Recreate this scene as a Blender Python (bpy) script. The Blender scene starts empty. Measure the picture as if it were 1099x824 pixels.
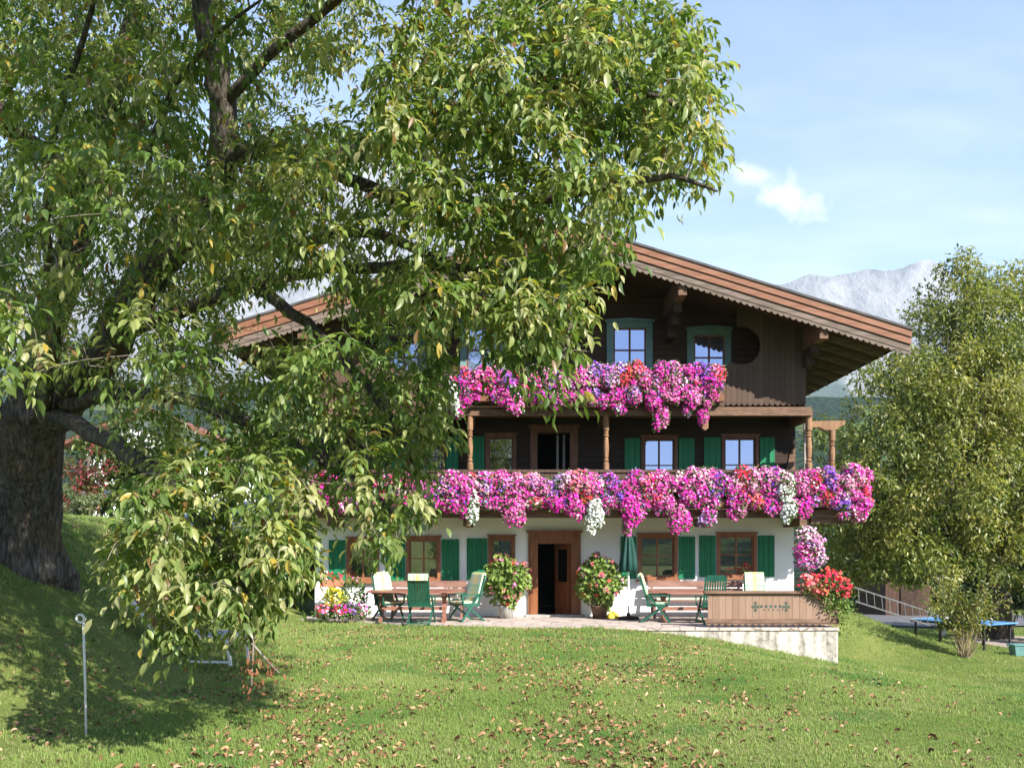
import bpy, math, random
import numpy as np
from mathutils import Vector, noise, Matrix
R = math.radians
scn = bpy.context.scene
COL = scn.collection
rnd = random.Random(7)
rng = np.random.default_rng(11)

# ------------------------------------------------------------------ camera, sky, sun, exposure
EYE = 1.73                                   # eye height above the terrace (terrace = 0)
F = 1000.0                                   # focal length in pixels of a 1099 px wide picture
cd = bpy.data.cameras.new('camera'); cam = bpy.data.objects.new('camera', cd); COL.objects.link(cam)
cam.location = (0, 0, EYE); cam.rotation_euler = (R(90), 0, 0)
cd.sensor_width = 36; cd.lens = 36 * F / 1099; cd.shift_y = 178 / 1099
cd.clip_start = 0.05; cd.clip_end = 30000
scn.camera = cam
SUN = Vector((1.0, -1.1, 1.0)).normalized()
sl = bpy.data.lights.new('sun', 'SUN'); so = bpy.data.objects.new('sun', sl); COL.objects.link(so)
so.rotation_euler = SUN.to_track_quat('Z', 'Y').to_euler(); so.location = (40, -40, 60)
sl.energy = 5.0; sl.angle = R(0.5); sl.color = (1.0, 0.94, 0.84)
scn.view_settings.view_transform = 'Standard'; scn.view_settings.look = 'None'
scn.view_settings.gamma = 1; scn.view_settings.use_curve_mapping = False
scn.view_settings.exposure = 1.7

w = bpy.data.worlds.new('World'); scn.world = w; w.use_nodes = True
nt = w.node_tree; nt.nodes.clear()
def N(t, kind, **k):
    n = t.nodes.new(kind)
    for a, b in k.items():
        if a.startswith('i_'): n.inputs[a[2:].replace('_', ' ')].default_value = b
        else: setattr(n, a, b)
    return n
def L(t, a, b): t.links.new(a, b)
sky = N(nt, 'ShaderNodeTexSky', sky_type='NISHITA', sun_disc=False, sun_elevation=math.asin(SUN.z),
        sun_rotation=math.atan2(SUN.x, SUN.y), altitude=800, air_density=1.0, dust_density=0.3, ozone_density=2.2)
bg = N(nt, 'ShaderNodeBackground'); bg.inputs[1].default_value = 0.102
wo = N(nt, 'ShaderNodeOutputWorld'); L(nt, bg.outputs[0], wo.inputs[0])
# thin clouds of the sky itself
tc = N(nt, 'ShaderNodeTexCoord')
def math_(op, a, b=None, clamp=False, t=nt):
    n = N(t, 'ShaderNodeMath', operation=op, use_clamp=clamp)
    for i, v in enumerate((a, b)):
        if v is None: continue
        if isinstance(v, (int, float)): n.inputs[i].default_value = v
        else: L(t, v, n.inputs[i])
    return n.outputs[0]
sx = N(nt, 'ShaderNodeSeparateXYZ'); L(nt, tc.outputs['Generated'], sx.inputs[0])
yy = math_('MAXIMUM', sx.outputs[1], 0.02)
u = math_('DIVIDE', sx.outputs[0], yy); v = math_('DIVIDE', sx.outputs[2], yy)
cx_ = N(nt, 'ShaderNodeCombineXYZ'); L(nt, u, cx_.inputs[0]); L(nt, v, cx_.inputs[1])
n1 = N(nt, 'ShaderNodeTexNoise'); n1.inputs['Scale'].default_value = 22; n1.inputs['Detail'].default_value = 7; n1.inputs['Roughness'].default_value = .62
L(nt, cx_.outputs[0], n1.inputs[0])
mp = N(nt, 'ShaderNodeMapping'); mp.inputs['Scale'].default_value = (2.2, 9, 1); mp.inputs['Rotation'].default_value = (0, 0, -.15); L(nt, cx_.outputs[0], mp.inputs[0])
n2 = N(nt, 'ShaderNodeTexNoise'); n2.inputs['Scale'].default_value = 1.6; n2.inputs['Detail'].default_value = 6; n2.inputs['Roughness'].default_value = .55
L(nt, mp.outputs[0], n2.inputs[0])
def puff(u0, v0, ru, rv, tilt, gain):
    du = math_('SUBTRACT', u, u0); dv = math_('SUBTRACT', v, v0)
    dv = math_('ADD', dv, math_('MULTIPLY', du, tilt))
    e = math_('ADD', math_('POWER', math_('DIVIDE', du, ru), 2), math_('POWER', math_('DIVIDE', dv, rv), 2))
    e = math_('SUBTRACT', 1.0, math_('SQRT', e))
    nn = math_('MULTIPLY', math_('SUBTRACT', n1.outputs[0], .5), 3.2)
    return math_('MULTIPLY', math_('ADD', e, nn), gain, True)
c1 = puff(.300, .380, .050, .026, .25, .62)
c2 = puff(.258, .402, .034, .015, .30, .55)
c3 = puff(.27, .16, .10, .05, 0, .0)
cir = math_('MULTIPLY', math_('SUBTRACT', n2.outputs[0], .44), 1.7, True)
lowband = math_('MULTIPLY', math_('SUBTRACT', .62, v), 2.2, True)
cir = math_('MULTIPLY', math_('MULTIPLY', cir, lowband), .8)
cm = math_('MAXIMUM', math_('MAXIMUM', c1, c2), cir, True)
mixc = N(nt, 'ShaderNodeMixRGB'); L(nt, cm, mixc.inputs[0]); L(nt, sky.outputs[0], mixc.inputs[1]); mixc.inputs[2].default_value = (6.4, 6.6, 6.9, 1)
tn = N(nt, 'ShaderNodeMixRGB', blend_type='MULTIPLY'); tn.inputs[0].default_value = 1; tn.inputs[2].default_value = (1.05, .95, 1.0, 1); L(nt, mixc.outputs[0], tn.inputs[1]); L(nt, tn.outputs[0], bg.inputs[0])

# ------------------------------------------------------------------ helpers
def X_(px, d): return (px - 549.5) * d / F
def Z_(py, d): return EYE - (py - 590.0) * d / F
def P(px, py, d): return Vector((X_(px, d), d, Z_(py, d)))

def tag(o, label=None, cat=None, group=None, kind=None):
    if label: o['label'] = label
    if cat: o['category'] = cat
    if group: o['group'] = group
    if kind: o['kind'] = kind
    return o
def thing(name, label, cat, loc=(0, 0, 0), rz=0, group=None):
    o = bpy.data.objects.new(name, None); COL.objects.link(o)
    o.location = loc; o.rotation_euler = (0, 0, rz); o.empty_display_size = .2
    return tag(o, label, cat, group)
def root_loc(p):
    while p is not None and p.parent is not None: p = p.parent
    return Vector(p.location) if p is not None else Vector((0, 0, 0))
def link_mesh(name, me, mats, parent=None):
    o = bpy.data.objects.new(name, me); COL.objects.link(o)
    for m in (mats if isinstance(mats, (list, tuple)) else [mats]): me.materials.append(m)
    if parent is not None: o.parent = parent
    return o
def copy_tree(o, parent=None):
    c = o.copy(); COL.objects.link(c)
    if parent is not None: c.parent = parent
    for ch in [k for k in bpy.data.objects if k.parent == o]: copy_tree(ch, c)
    return c

class MB:
    """collects shapes; build() links them as one mesh"""
    def __init__(s): s.v = []; s.f = []; s.m = []; s.mi = 0
    def add(s, vs, fs):
        n = len(s.v); s.v += [tuple(p) for p in vs]
        for f in fs: s.f.append(tuple(i + n for i in f)); s.m.append(s.mi)
    def box(s, x0, x1, y0, y1, z0, z1):
        s.add([(x0, y0, z0), (x1, y0, z0), (x1, y1, z0), (x0, y1, z0), (x0, y0, z1), (x1, y0, z1), (x1, y1, z1), (x0, y1, z1)],
              [(3, 2, 1, 0), (4, 5, 6, 7), (0, 1, 5, 4), (1, 2, 6, 5), (2, 3, 7, 6), (3, 0, 4, 7)])
    def bar(s, p0, p1, w_, h_, up=(0, 0, 1)):
        p0 = Vector(p0); p1 = Vector(p1); d = (p1 - p0).normalized(); up = Vector(up)
        if abs(d.dot(up)) > .97: up = Vector((0, 1, 0))
        a = d.cross(up).normalized() * w_ / 2; b = a.cross(d).normalized() * h_ / 2
        s.add([p0 - a - b, p0 + a - b, p0 + a + b, p0 - a + b, p1 - a - b, p1 + a - b, p1 + a + b, p1 - a + b],
              [(3, 2, 1, 0), (4, 5, 6, 7), (0, 1, 5, 4), (1, 2, 6, 5), (2, 3, 7, 6), (3, 0, 4, 7)])
    def prism(s, poly, y0, y1):               # polygon in x,z extruded in y
        n = len(poly)
        vs = [(x, y0, z) for x, z in poly] + [(x, y1, z) for x, z in poly]
        fs = [tuple(range(n)), tuple(range(2 * n - 1, n - 1, -1))]
        for i in range(n):
            j = (i + 1) % n; fs.append((j, i, n + i, n + j))
        s.add(vs, fs)
    def flat(s, poly, z0, z1):                # polygon in x,y extruded in z
        n = len(poly)
        vs = [(x, y, z1) for x, y in poly] + [(x, y, z0) for x, y in poly]
        fs = [tuple(range(n)), tuple(range(2 * n - 1, n - 1, -1))]
        for i in range(n):
            j = (i + 1) % n; fs.append((j, i, n + i, n + j))
        s.add(vs, fs)
    def tube(s, pts, rad, n=8, cap=True):
        pts = [Vector(p) for p in pts]
        if isinstance(rad, (int, float)): rad = [rad] * len(pts)
        vs = []; fs = []; prev = None
        for i, p in enumerate(pts):
            a = pts[max(0, i - 1)]; b = pts[min(len(pts) - 1, i + 1)]
            d = (b - a); d = d.normalized() if d.length > 1e-9 else Vector((0, 0, 1))
            if prev is None:
                t = Vector((1, 0, 0)) if abs(d.x) < .8 else Vector((0, 1, 0))
                prev = (t - d * t.dot(d)).normalized()
            else:
                prev = prev - d * prev.dot(d); prev = prev.normalized() if prev.length > 1e-6 else d.orthogonal().normalized()
            q = d.cross(prev)
            for k in range(n):
                an = 2 * math.pi * k / n
                vs.append(p + (prev * math.cos(an) + q * math.sin(an)) * rad[i])
        for i in range(len(pts) - 1):
            for k in range(n):
                k2 = (k + 1) % n
                fs.append((i * n + k, i * n + k2, (i + 1) * n + k2, (i + 1) * n + k))
        if cap:
            fs.append(tuple(range(n - 1, -1, -1))); m = (len(pts) - 1) * n; fs.append(tuple(range(m, m + n)))
        s.add(vs, fs)
    def lathe(s, prof, cx, cy, n=16, flute=0, nf=8):
        vs = []; fs = []
        for r, z in prof:
            for k in range(n):
                a = 2 * math.pi * k / n; rr = r * (1 + flute * math.cos(nf * a))
                vs.append((cx + rr * math.cos(a), cy + rr * math.sin(a), z))
        for i in range(len(prof) - 1):
            for k in range(n):
                k2 = (k + 1) % n; fs.append((i * n + k, i * n + k2, (i + 1) * n + k2, (i + 1) * n + k))
        fs.append(tuple(range(n - 1, -1, -1))); m = (len(prof) - 1) * n; fs.append(tuple(range(m, m + n)))
        s.add(vs, fs)
    def wall(s, x0, x1, z0, z1, y0, y1, holes):
        xs = sorted({x0, x1, *[h[0] for h in holes], *[h[1] for h in holes]})
        zs = sorted({z0, z1, *[h[2] for h in holes], *[h[3] for h in holes]})
        for i in range(len(xs) - 1):
            j = 0
            while j < len(zs) - 1:
                def full(jj):
                    mx = (xs[i] + xs[i + 1]) / 2; mz = (zs[jj] + zs[jj + 1]) / 2
                    return not any(h[0] < mx < h[1] and h[2] < mz < h[3] for h in holes)
                if not full(j): j += 1; continue
                k = j
                while k + 1 < len(zs) - 1 and full(k + 1): k += 1
                s.box(xs[i], xs[i + 1], y0, y1, zs[j], zs[k + 1]); j = k + 1
    def build(s, name, mats, parent=None, smooth=False, local=False, bevel=0):
        me = bpy.data.meshes.new(name)
        o = Vector((0, 0, 0)) if (local or parent is None) else root_loc(parent)
        me.from_pydata([(p[0] - o.x, p[1] - o.y, p[2] - o.z) for p in s.v], [], s.f)
        if any(s.m): me.polygons.foreach_set('material_index', s.m)
        if smooth: me.polygons.foreach_set('use_smooth', [True] * len(s.f))
        me.update()
        ob = link_mesh(name, me, mats, parent)
        if bevel:
            b = ob.modifiers.new('bevel', 'BEVEL'); b.width = bevel; b.segments = 2; b.limit_method = 'ANGLE'
        return ob

def nrm(a): return a / np.maximum(np.linalg.norm(a, axis=1, keepdims=True), 1e-9)
def scatter(name, tv, tf, pos, fwd, nor, scale, tint, mat, parent=None, local=False):
    """many small faces of one part as one mesh: template tv (side, forward, normal), faces tf all of one size"""
    tv = np.asarray(tv, float); tf = np.asarray(tf, int); pos = np.asarray(pos, float); n = len(pos)
    f = nrm(np.asarray(fwd, float)); s_ = nrm(np.cross(f, nor)); m = np.cross(s_, f)
    sc = np.asarray(scale, float)
    if sc.ndim == 1: sc = np.repeat(sc[:, None], 3, 1)
    V = (pos[:, None, :] + s_[:, None, :] * (tv[None, :, 0] * sc[:, :1])[:, :, None]
         + f[:, None, :] * (tv[None, :, 1] * sc[:, 1:2])[:, :, None] + m[:, None, :] * (tv[None, :, 2] * sc[:, 2:])[:, :, None])
    if not local and parent is not None: V = V - np.array(root_loc(parent))
    nv = len(tv); FF = (tf[None] + (np.arange(n) * nv)[:, None, None]).reshape(-1, tf.shape[1])
    me = bpy.data.meshes.new(name)
    me.vertices.add(n * nv); me.vertices.foreach_set('co', V.reshape(-1).astype(np.float32))
    k = tf.shape[1]
    me.loops.add(FF.size); me.loops.foreach_set('vertex_index', FF.reshape(-1).astype(np.int32))
    me.polygons.add(len(FF)); me.polygons.foreach_set('loop_start', (np.arange(len(FF)) * k).astype(np.int32))
    try: me.polygons.foreach_set('loop_total', np.full(len(FF), k, np.int32))
    except Exception: pass
    at = me.attributes.new('tint', 'FLOAT_COLOR', 'POINT')
    c = np.ones((n, nv, 4), np.float32); c[:, :, :3] = np.asarray(tint)[:, None, :]
    at.data.foreach_set('color', c.reshape(-1))
    me.update(calc_edges=True); me.validate()
    return link_mesh(name, me, mat, parent)

LEAF = ([(0, 0, 0), (.17, .28, .06), (.18, .62, .03), (0, 1, -.20), (-.18, .62, .03), (-.17, .28, .06), (0, .45, -.01)],
        [(0, 1, 6), (1, 2, 6), (2, 3, 6), (3, 4, 6), (4, 5, 6), (5, 0, 6)])
KITE = ([(0, 0, 0), (.28, .45, .05), (0, 1, -.08), (-.28, .45, .05)], [(0, 1, 2), (0, 2, 3)])
_b = [(0, 0, -.25)]
for k in range(10):
    r_ = 1.0 if k % 2 == 0 else .74
    _b.append((r_ * math.cos(k * math.pi / 5), r_ * math.sin(k * math.pi / 5), .1 if k % 2 == 0 else .0))
BLOOM = (_b, [(0, 1 + k, 1 + (k + 1) % 10) for k in range(10)])
TUFT = []
for a_, l_, h_ in ((0, .35, 1), (2.2, .6, .8), (4.1, .5, .9), (5.3, .15, .7)):
    c_, s2 = math.cos(a_), math.sin(a_)
    TUFT += [(-s2 * .10 + c_ * .1, c_ * .10 + s2 * .1, 0), (s2 * .10 + c_ * .1, -c_ * .10 + s2 * .1, 0), (c_ * l_, s2 * l_, h_)]
TUFT = (TUFT, [(0, 1, 2), (3, 4, 5), (6, 7, 8), (9, 10, 11)])

# ------------------------------------------------------------------ materials
def principled(name):
    m = bpy.data.materials.new(name); m.use_nodes = True
    return m, m.node_tree, m.node_tree.nodes['Principled BSDF']
def mat(name, c1, c2=None, scale=6, rough=.7, bump=0, bscale=None, stretch=(1, 1, 1), spec=.3, metal=0, detail=6, lo=.35, hi=.65, coord='Object'):
    m, t, b = principled(name)
    b.inputs['Roughness'].default_value = rough; b.inputs['Metallic'].default_value = metal
    b.inputs['Specular IOR Level'].default_value = spec
    b.inputs['Base Color'].default_value = (*c1, 1)
    tcn = N(t, 'ShaderNodeTexCoord'); mpn = N(t, 'ShaderNodeMapping'); mpn.inputs['Scale'].default_value = stretch
    L(t, tcn.outputs[coord], mpn.inputs[0])
    if c2 is not None:
        nz = N(t, 'ShaderNodeTexNoise'); nz.inputs['Scale'].default_value = scale; nz.inputs['Detail'].default_value = detail
        L(t, mpn.outputs[0], nz.inputs[0])
        rp = N(t, 'ShaderNodeValToRGB'); rp.color_ramp.elements[0].position = lo; rp.color_ramp.elements[1].position = hi
        rp.color_ramp.elements[0].color = (*c1, 1); rp.color_ramp.elements[1].color = (*c2, 1)
        L(t, nz.outputs[0], rp.inputs[0]); L(t, rp.outputs[0], b.inputs['Base Color'])
    if bump:
        nb = N(t, 'ShaderNodeTexNoise'); nb.inputs['Scale'].default_value = bscale or scale * 3; nb.inputs['Detail'].default_value = 6
        L(t, mpn.outputs[0], nb.inputs[0]); bp = N(t, 'ShaderNodeBump'); bp.inputs['Strength'].default_value = bump; bp.inputs['Distance'].default_value = .03
        L(t, nb.outputs[0], bp.inputs['Height']); L(t, bp.outputs[0], b.inputs['Normal'])
    return m
def boards(name, c1, c2, axis, width, gap=.07, rough=.7, dark=.35, grain=(1, 1, 1), scale=4):
    """boards with a dark joint every `width` metres along `axis`, each board its own tone"""
    m, t, b = principled(name); b.inputs['Roughness'].default_value = rough; b.inputs['Specular IOR Level'].default_value = .25
    tcn = N(t, 'ShaderNodeTexCoord'); sp = N(t, 'ShaderNodeSeparateXYZ'); L(t, tcn.outputs['Object'], sp.inputs[0])
    q = math_('DIVIDE', sp.outputs[axis], width, t=t)
    fr = math_('FRACT', q, t=t); fl = math_('FLOOR', q, t=t)
    wn = N(t, 'ShaderNodeTexWhiteNoise', noise_dimensions='1D'); L(t, fl, wn.inputs['W'])
    mpn = N(t, 'ShaderNodeMapping'); mpn.inputs['Scale'].default_value = grain; L(t, tcn.outputs['Object'], mpn.inputs[0])
    nz = N(t, 'ShaderNodeTexNoise'); nz.inputs['Scale'].default_value = scale; nz.inputs['Detail'].default_value = 7; L(t, mpn.outputs[0], nz.inputs[0])
    fac = math_('ADD', math_('MULTIPLY', wn.outputs[0], .5, t=t), math_('MULTIPLY', math_('SUBTRACT', nz.outputs[0], .25, t=t), .9, t=t), True, t=t)
    mx = N(t, 'ShaderNodeMixRGB'); L(t, fac, mx.inputs[0]); mx.inputs[1].default_value = (*c1, 1); mx.inputs[2].default_value = (*c2, 1)
    j = math_('LESS_THAN', fr, gap, t=t)
    m2 = N(t, 'ShaderNodeMixRGB', blend_type='MULTIPLY'); L(t, j, m2.inputs[0]); L(t, mx.outputs[0], m2.inputs[1]); m2.inputs[2].default_value = (dark, dark, dark, 1)
    L(t, m2.outputs[0], b.inputs['Base Color'])
    bp = N(t, 'ShaderNodeBump'); bp.inputs['Strength'].default_value = .5; bp.inputs['Distance'].default_value = .02
    L(t, math_('SUBTRACT', math_('MULTIPLY', nz.outputs[0], .4, t=t), j, t=t), bp.inputs['Height']); L(t, bp.outputs[0], b.inputs['Normal'])
    return m
def tinted(name, rough=.5, trans=.3, spec=.3, tcol=(1.3, 1.35, .6)):
    m, t, b = principled(name); out = t.nodes['Material Output']
    at = N(t, 'ShaderNodeAttribute', attribute_name='tint'); L(t, at.outputs['Color'], b.inputs['Base Color'])
    b.inputs['Roughness'].default_value = rough; b.inputs['Specular IOR Level'].default_value = spec
    if trans:
        tr = N(t, 'ShaderNodeBsdfTranslucent'); mu = N(t, 'ShaderNodeMixRGB', blend_type='MULTIPLY'); mu.inputs[0].default_value = 1
        L(t, at.outputs['Color'], mu.inputs[1]); mu.inputs[2].default_value = (*tcol, 1); L(t, mu.outputs[0], tr.inputs[0])
        ms = N(t, 'ShaderNodeMixShader'); ms.inputs[0].default_value = trans
        L(t, b.outputs[0], ms.inputs[1]); L(t, tr.outputs[0], ms.inputs[2]); L(t, ms.outputs[0], out.inputs['Surface'])
    return m
def stained(name, base, dirt):
    m, t, b = principled(name); b.inputs['Roughness'].default_value = .9; b.inputs['Specular IOR Level'].default_value = .1
    tcn = N(t, 'ShaderNodeTexCoord'); mpn = N(t, 'ShaderNodeMapping'); mpn.inputs['Scale'].default_value = (2.2, 1, .25); L(t, tcn.outputs['Object'], mpn.inputs[0])
    a = N(t, 'ShaderNodeTexNoise'); a.inputs['Scale'].default_value = 1.8; a.inputs['Detail'].default_value = 8; a.inputs['Roughness'].default_value = .65; L(t, mpn.outputs[0], a.inputs[0])
    c = N(t, 'ShaderNodeTexNoise'); c.inputs['Scale'].default_value = 9; c.inputs['Detail'].default_value = 8; L(t, tcn.outputs['Object'], c.inputs[0])
    f = math_('ADD', math_('MULTIPLY', a.outputs[0], 1.0, t=t), math_('MULTIPLY', c.outputs[0], .5, t=t), t=t)
    rp = N(t, 'ShaderNodeValToRGB'); rp.color_ramp.elements[0].position = .60; rp.color_ramp.elements[1].position = .92
    rp.color_ramp.elements[0].color = (*base, 1); rp.color_ramp.elements[1].color = (*dirt, 1)
    L(t, f, rp.inputs[0]); L(t, rp.outputs[0], b.inputs['Base Color'])
    bp = N(t, 'ShaderNodeBump'); bp.inputs['Strength'].default_value = .4; L(t, c.outputs[0], bp.inputs['Height']); L(t, bp.outputs[0], b.inputs['Normal'])
    return m
def glass(name, dark, refl, gc=(.93, .95, 1)):
    m, t, b = principled(name); out = t.nodes['Material Output']
    b.inputs['Base Color'].default_value = (*dark, 1); b.inputs['Roughness'].default_value = .08; b.inputs['Specular IOR Level'].default_value = .5
    g = N(t, 'ShaderNodeBsdfGlossy'); g.inputs['Roughness'].default_value = .015; g.inputs['Color'].default_value = (*gc, 1)
    nz = N(t, 'ShaderNodeTexNoise'); nz.inputs['Scale'].default_value = 1.3; bp = N(t, 'ShaderNodeBump'); bp.inputs['Strength'].default_value = .03
    tcn = N(t, 'ShaderNodeTexCoord'); L(t, tcn.outputs['Object'], nz.inputs[0]); L(t, nz.outputs[0], bp.inputs['Height']); L(t, bp.outputs[0], g.inputs['Normal'])
    ms = N(t, 'ShaderNodeMixShader'); ms.inputs[0].default_value = refl; L(t, b.outputs[0], ms.inputs[1]); L(t, g.outputs[0], ms.inputs[2])
    L(t, ms.outputs[0], out.inputs['Surface'])
    return m
def plaid(name):
    m, t, b = principled(name); b.inputs['Roughness'].default_value = .9; b.inputs['Specular IOR Level'].default_value = .1
    tcn = N(t, 'ShaderNodeTexCoord'); sp = N(t, 'ShaderNodeSeparateXYZ'); L(t, tcn.outputs['Object'], sp.inputs[0])
    def band(sock, period, lo, hi):
        fr = math_('FRACT', math_('DIVIDE', math_('ADD', sock, 10.0, t=t), period, t=t), t=t)
        return math_('MULTIPLY', math_('GREATER_THAN', fr, lo, t=t), math_('LESS_THAN', fr, hi, t=t), t=t)
    col = None
    base = N(t, 'ShaderNodeRGB'); base.outputs[0].default_value = (.52, .53, .42, 1); col = base.outputs[0]
    # middle yellow stripe, green stripes at the sides, thin cross lines
    for sock, per, lo, hi, c, f in ((sp.outputs[0], .44, .12, .30, (.30, .46, .32), .6), (sp.outputs[0], .44, .34, .37, (.03, .22, .12), .8),
                                    (sp.outputs[0], .44, .63, .84, (.70, .52, .16), .8), (sp.outputs[0], .44, .93, .96, (.03, .22, .12), .8),
                                    (sp.outputs[2], .30, .1, .3, (.2, .42, .25), .45), (sp.outputs[2], .30, .6, .68, (.7, .45, .08), .5),
                                    (sp.outputs[1], .30, .1, .3, (.2, .42, .25), .4), (sp.outputs[1], .30, .6, .68, (.7, .45, .08), .45)):
        mx = N(t, 'ShaderNodeMixRGB'); L(t, math_('MULTIPLY', band(sock, per, lo, hi), f, t=t), mx.inputs[0]); L(t, col, mx.inputs[1]); mx.inputs[2].default_value = (*c, 1); col = mx.outputs[0]
    L(t, col, b.inputs['Base Color'])
    return m
def pavers(name, c1, c2, mortar, sc):
    m, t, b = principled(name); b.inputs['Roughness'].default_value = .85
    tcn = N(t, 'ShaderNodeTexCoord'); vo = N(t, 'ShaderNodeTexVoronoi', feature='DISTANCE_TO_EDGE'); vo.inputs['Scale'].default_value = sc
    vc = N(t, 'ShaderNodeTexVoronoi'); vc.inputs['Scale'].default_value = sc
    L(t, tcn.outputs['Object'], vo.inputs[0]); L(t, tcn.outputs['Object'], vc.inputs[0])
    sp = N(t, 'ShaderNodeSeparateColor'); L(t, vc.outputs['Color'], sp.inputs[0])
    mx = N(t, 'ShaderNodeMixRGB'); L(t, sp.outputs[0], mx.inputs[0]); mx.inputs[1].default_value = (*c1, 1); mx.inputs[2].default_value = (*c2, 1)
    nz = N(t, 'ShaderNodeTexNoise'); nz.inputs['Scale'].default_value = 14; nz.inputs['Detail'].default_value = 6; L(t, tcn.outputs['Object'], nz.inputs[0])
    m3 = N(t, 'ShaderNodeMixRGB', blend_type='OVERLAY'); m3.inputs[0].default_value = .35; L(t, mx.outputs[0], m3.inputs[1]); L(t, nz.outputs[0], m3.inputs[2])
    j = math_('LESS_THAN', vo.outputs['Distance'], .035, t=t)
    m2 = N(t, 'ShaderNodeMixRGB'); L(t, j, m2.inputs[0]); L(t, m3.outputs[0], m2.inputs[1]); m2.inputs[2].default_value = (*mortar, 1)
    L(t, m2.outputs[0], b.inputs['Base Color'])
    bp = N(t, 'ShaderNodeBump'); bp.inputs['Strength'].default_value = .4; bp.inputs['Distance'].default_value = .02; L(t, math_('SUBTRACT', nz.outputs[0], j, t=t), bp.inputs['Height']); L(t, bp.outputs[0], b.inputs['Normal'])
    return m

M = {}
M['plaster'] = mat('white_plaster', (.86, .87, .875), (.78, .78, .77), 1.1, .9, .15, 40, spec=.1, lo=.5, hi=.8)
M['stain'] = stained('stained_plaster', (.56, .53, .47), (.15, .135, .11))
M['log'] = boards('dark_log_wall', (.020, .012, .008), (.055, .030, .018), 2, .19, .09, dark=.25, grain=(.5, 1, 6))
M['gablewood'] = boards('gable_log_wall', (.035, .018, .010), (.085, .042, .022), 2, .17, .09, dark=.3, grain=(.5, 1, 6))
M['clad'] = boards('brown_vertical_boards', (.060, .037, .026), (.108, .068, .047), 0, .135, .08, dark=.4, grain=(6, 1, .6))
M['beam'] = mat('brown_beam', (.10, .055, .032), (.17, .10, .06), 5, .7, .2, 20, (1, 1, 3))
M['beam_dark'] = mat('dark_beam', (.030, .018, .012), (.06, .035, .022), 5, .75, .2, 20)
M['post'] = mat('turned_post_wood', (.17, .09, .045), (.27, .15, .08), 5, .65, .15, 20, (3, 3, .6))
M['verge'] = mat('red_brown_verge_board', (.17, .072, .039), (.24, .115, .07), 3, .65, .15, 20, (.5, 1, 4))
M['verge_grey'] = mat('weathered_grey_verge_board', (.10, .075, .060), (.19, .145, .12), 3, .8, .15, 20, (.6, 1, 4))
M['soffit'] = boards('soffit_boards', (.055, .030, .018), (.10, .055, .032), 1, .18, .08, dark=.4)
M['rooftop'] = mat('dark_roof_covering', (.045, .042, .045), (.09, .085, .085), 4, .7)
M['green'] = boards('green_shutter_paint', (.012, .16, .068), (.018, .205, .09), 0, .125, .08, rough=.5, dark=.45)
M['teal'] = mat('teal_window_paint', (.11, .20, .195), (.15, .25, .24), 4, .55)
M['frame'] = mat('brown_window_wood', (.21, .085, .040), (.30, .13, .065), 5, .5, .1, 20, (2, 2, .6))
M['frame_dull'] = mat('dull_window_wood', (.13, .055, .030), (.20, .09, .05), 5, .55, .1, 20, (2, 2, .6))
M['door'] = mat('door_wood', (.17, .060, .024), (.25, .10, .042), 5, .42, .1, 20, (3, 3, .5))
M['glass_dark'] = glass('dark_window_glass', (.012, .014, .012), .22)
M['glass_sky'] = glass('sky_window_glass', (.09, .10, .125), .42, (.60, .70, 1.0))
M['sash'] = mat('pale_sash_paint', (.30, .27, .25), (.36, .33, .31), 4, .5)
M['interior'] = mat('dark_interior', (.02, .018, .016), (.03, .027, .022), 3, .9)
M['iron'] = mat('black_iron', (.02, .02, .022), (.035, .033, .033), 8, .5)
M['pave'] = pavers('terrace_flagstones', (.40, .33, .29), (.50, .42, .37), (.22, .18, .15), 2.4)
M['pathstone'] = mat('path_stone', (.42, .36, .32), (.32, .27, .23), 4, .9, .3, 18)
M['leaf'] = tinted('tree_leaf', .38, .45, .5)
M['leaf_dull'] = tinted('shrub_leaf', .55, .25, .3)
M['petal'] = tinted('flower_petal', .6, .22, .15, (1.1, 1.1, 1.1))
M['dry'] = tinted('dry_leaf', .8, .1, .15, (1, .8, .6))
M['blade'] = tinted('grass_blade', .6, .30, .2, (1.2, 1.2, .6))
M['soil'] = mat('potting_soil', (.05, .035, .025), (.08, .06, .04), 12, .95)
M['trough'] = mat('flower_box_wood', (.12, .05, .028), (.19, .085, .045), 5, .6)
M['terracotta'] = mat('terracotta', (.34, .13, .07), (.44, .19, .11), 6, .8, .1, 30)
M['stonepot'] = mat('grey_stone_pot', (.30, .29, .27), (.42, .41, .38), 10, .9, .2, 40)
M['chair'] = mat('dark_green_plastic', (.012, .085, .055), (.018, .11, .07), 6, .38, spec=.5)
M['plaid'] = plaid('plaid_cushion')
M['tablewood'] = mat('reddish_table_wood', (.19, .08, .055), (.29, .14, .10), 4, .5, .1, 20, (.6, 3, 3))
M['benchwood'] = mat('brown_bench_wood', (.17, .085, .065), (.25, .135, .105), 4, .6, .1, 20, (.6, 3, 3))
M['seatpad'] = mat('pale_seat_pad', (.52, .50, .40), (.42, .44, .34), 7, .9)
M['parasol'] = mat('dark_green_parasol_cloth', (.006, .042, .034), (.011, .065, .05), 6, .7)
M['white'] = mat('white_paint', (.78, .77, .74), (.70, .69, .66), 9, .5)
M['alu'] = mat('aluminium', (.13, .13, .135), (.09, .09, .095), 9, .6, metal=.2)
M['yellow'] = mat('yellow_cloth', (.75, .52, .06), (.62, .42, .06), 9, .9)
M['bark'] = None
M['barkfar'] = mat('dark_bark', (.05, .04, .032), (.10, .085, .07), 3, .95, .8, 10, (2, 2, .5))
M['twig'] = mat('grey_twig_bark', (.16, .135, .11), (.26, .23, .19), 6, .85)
M['stem'] = mat('brown_stem', (.20, .15, .10), (.28, .21, .14), 8, .85)
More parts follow.
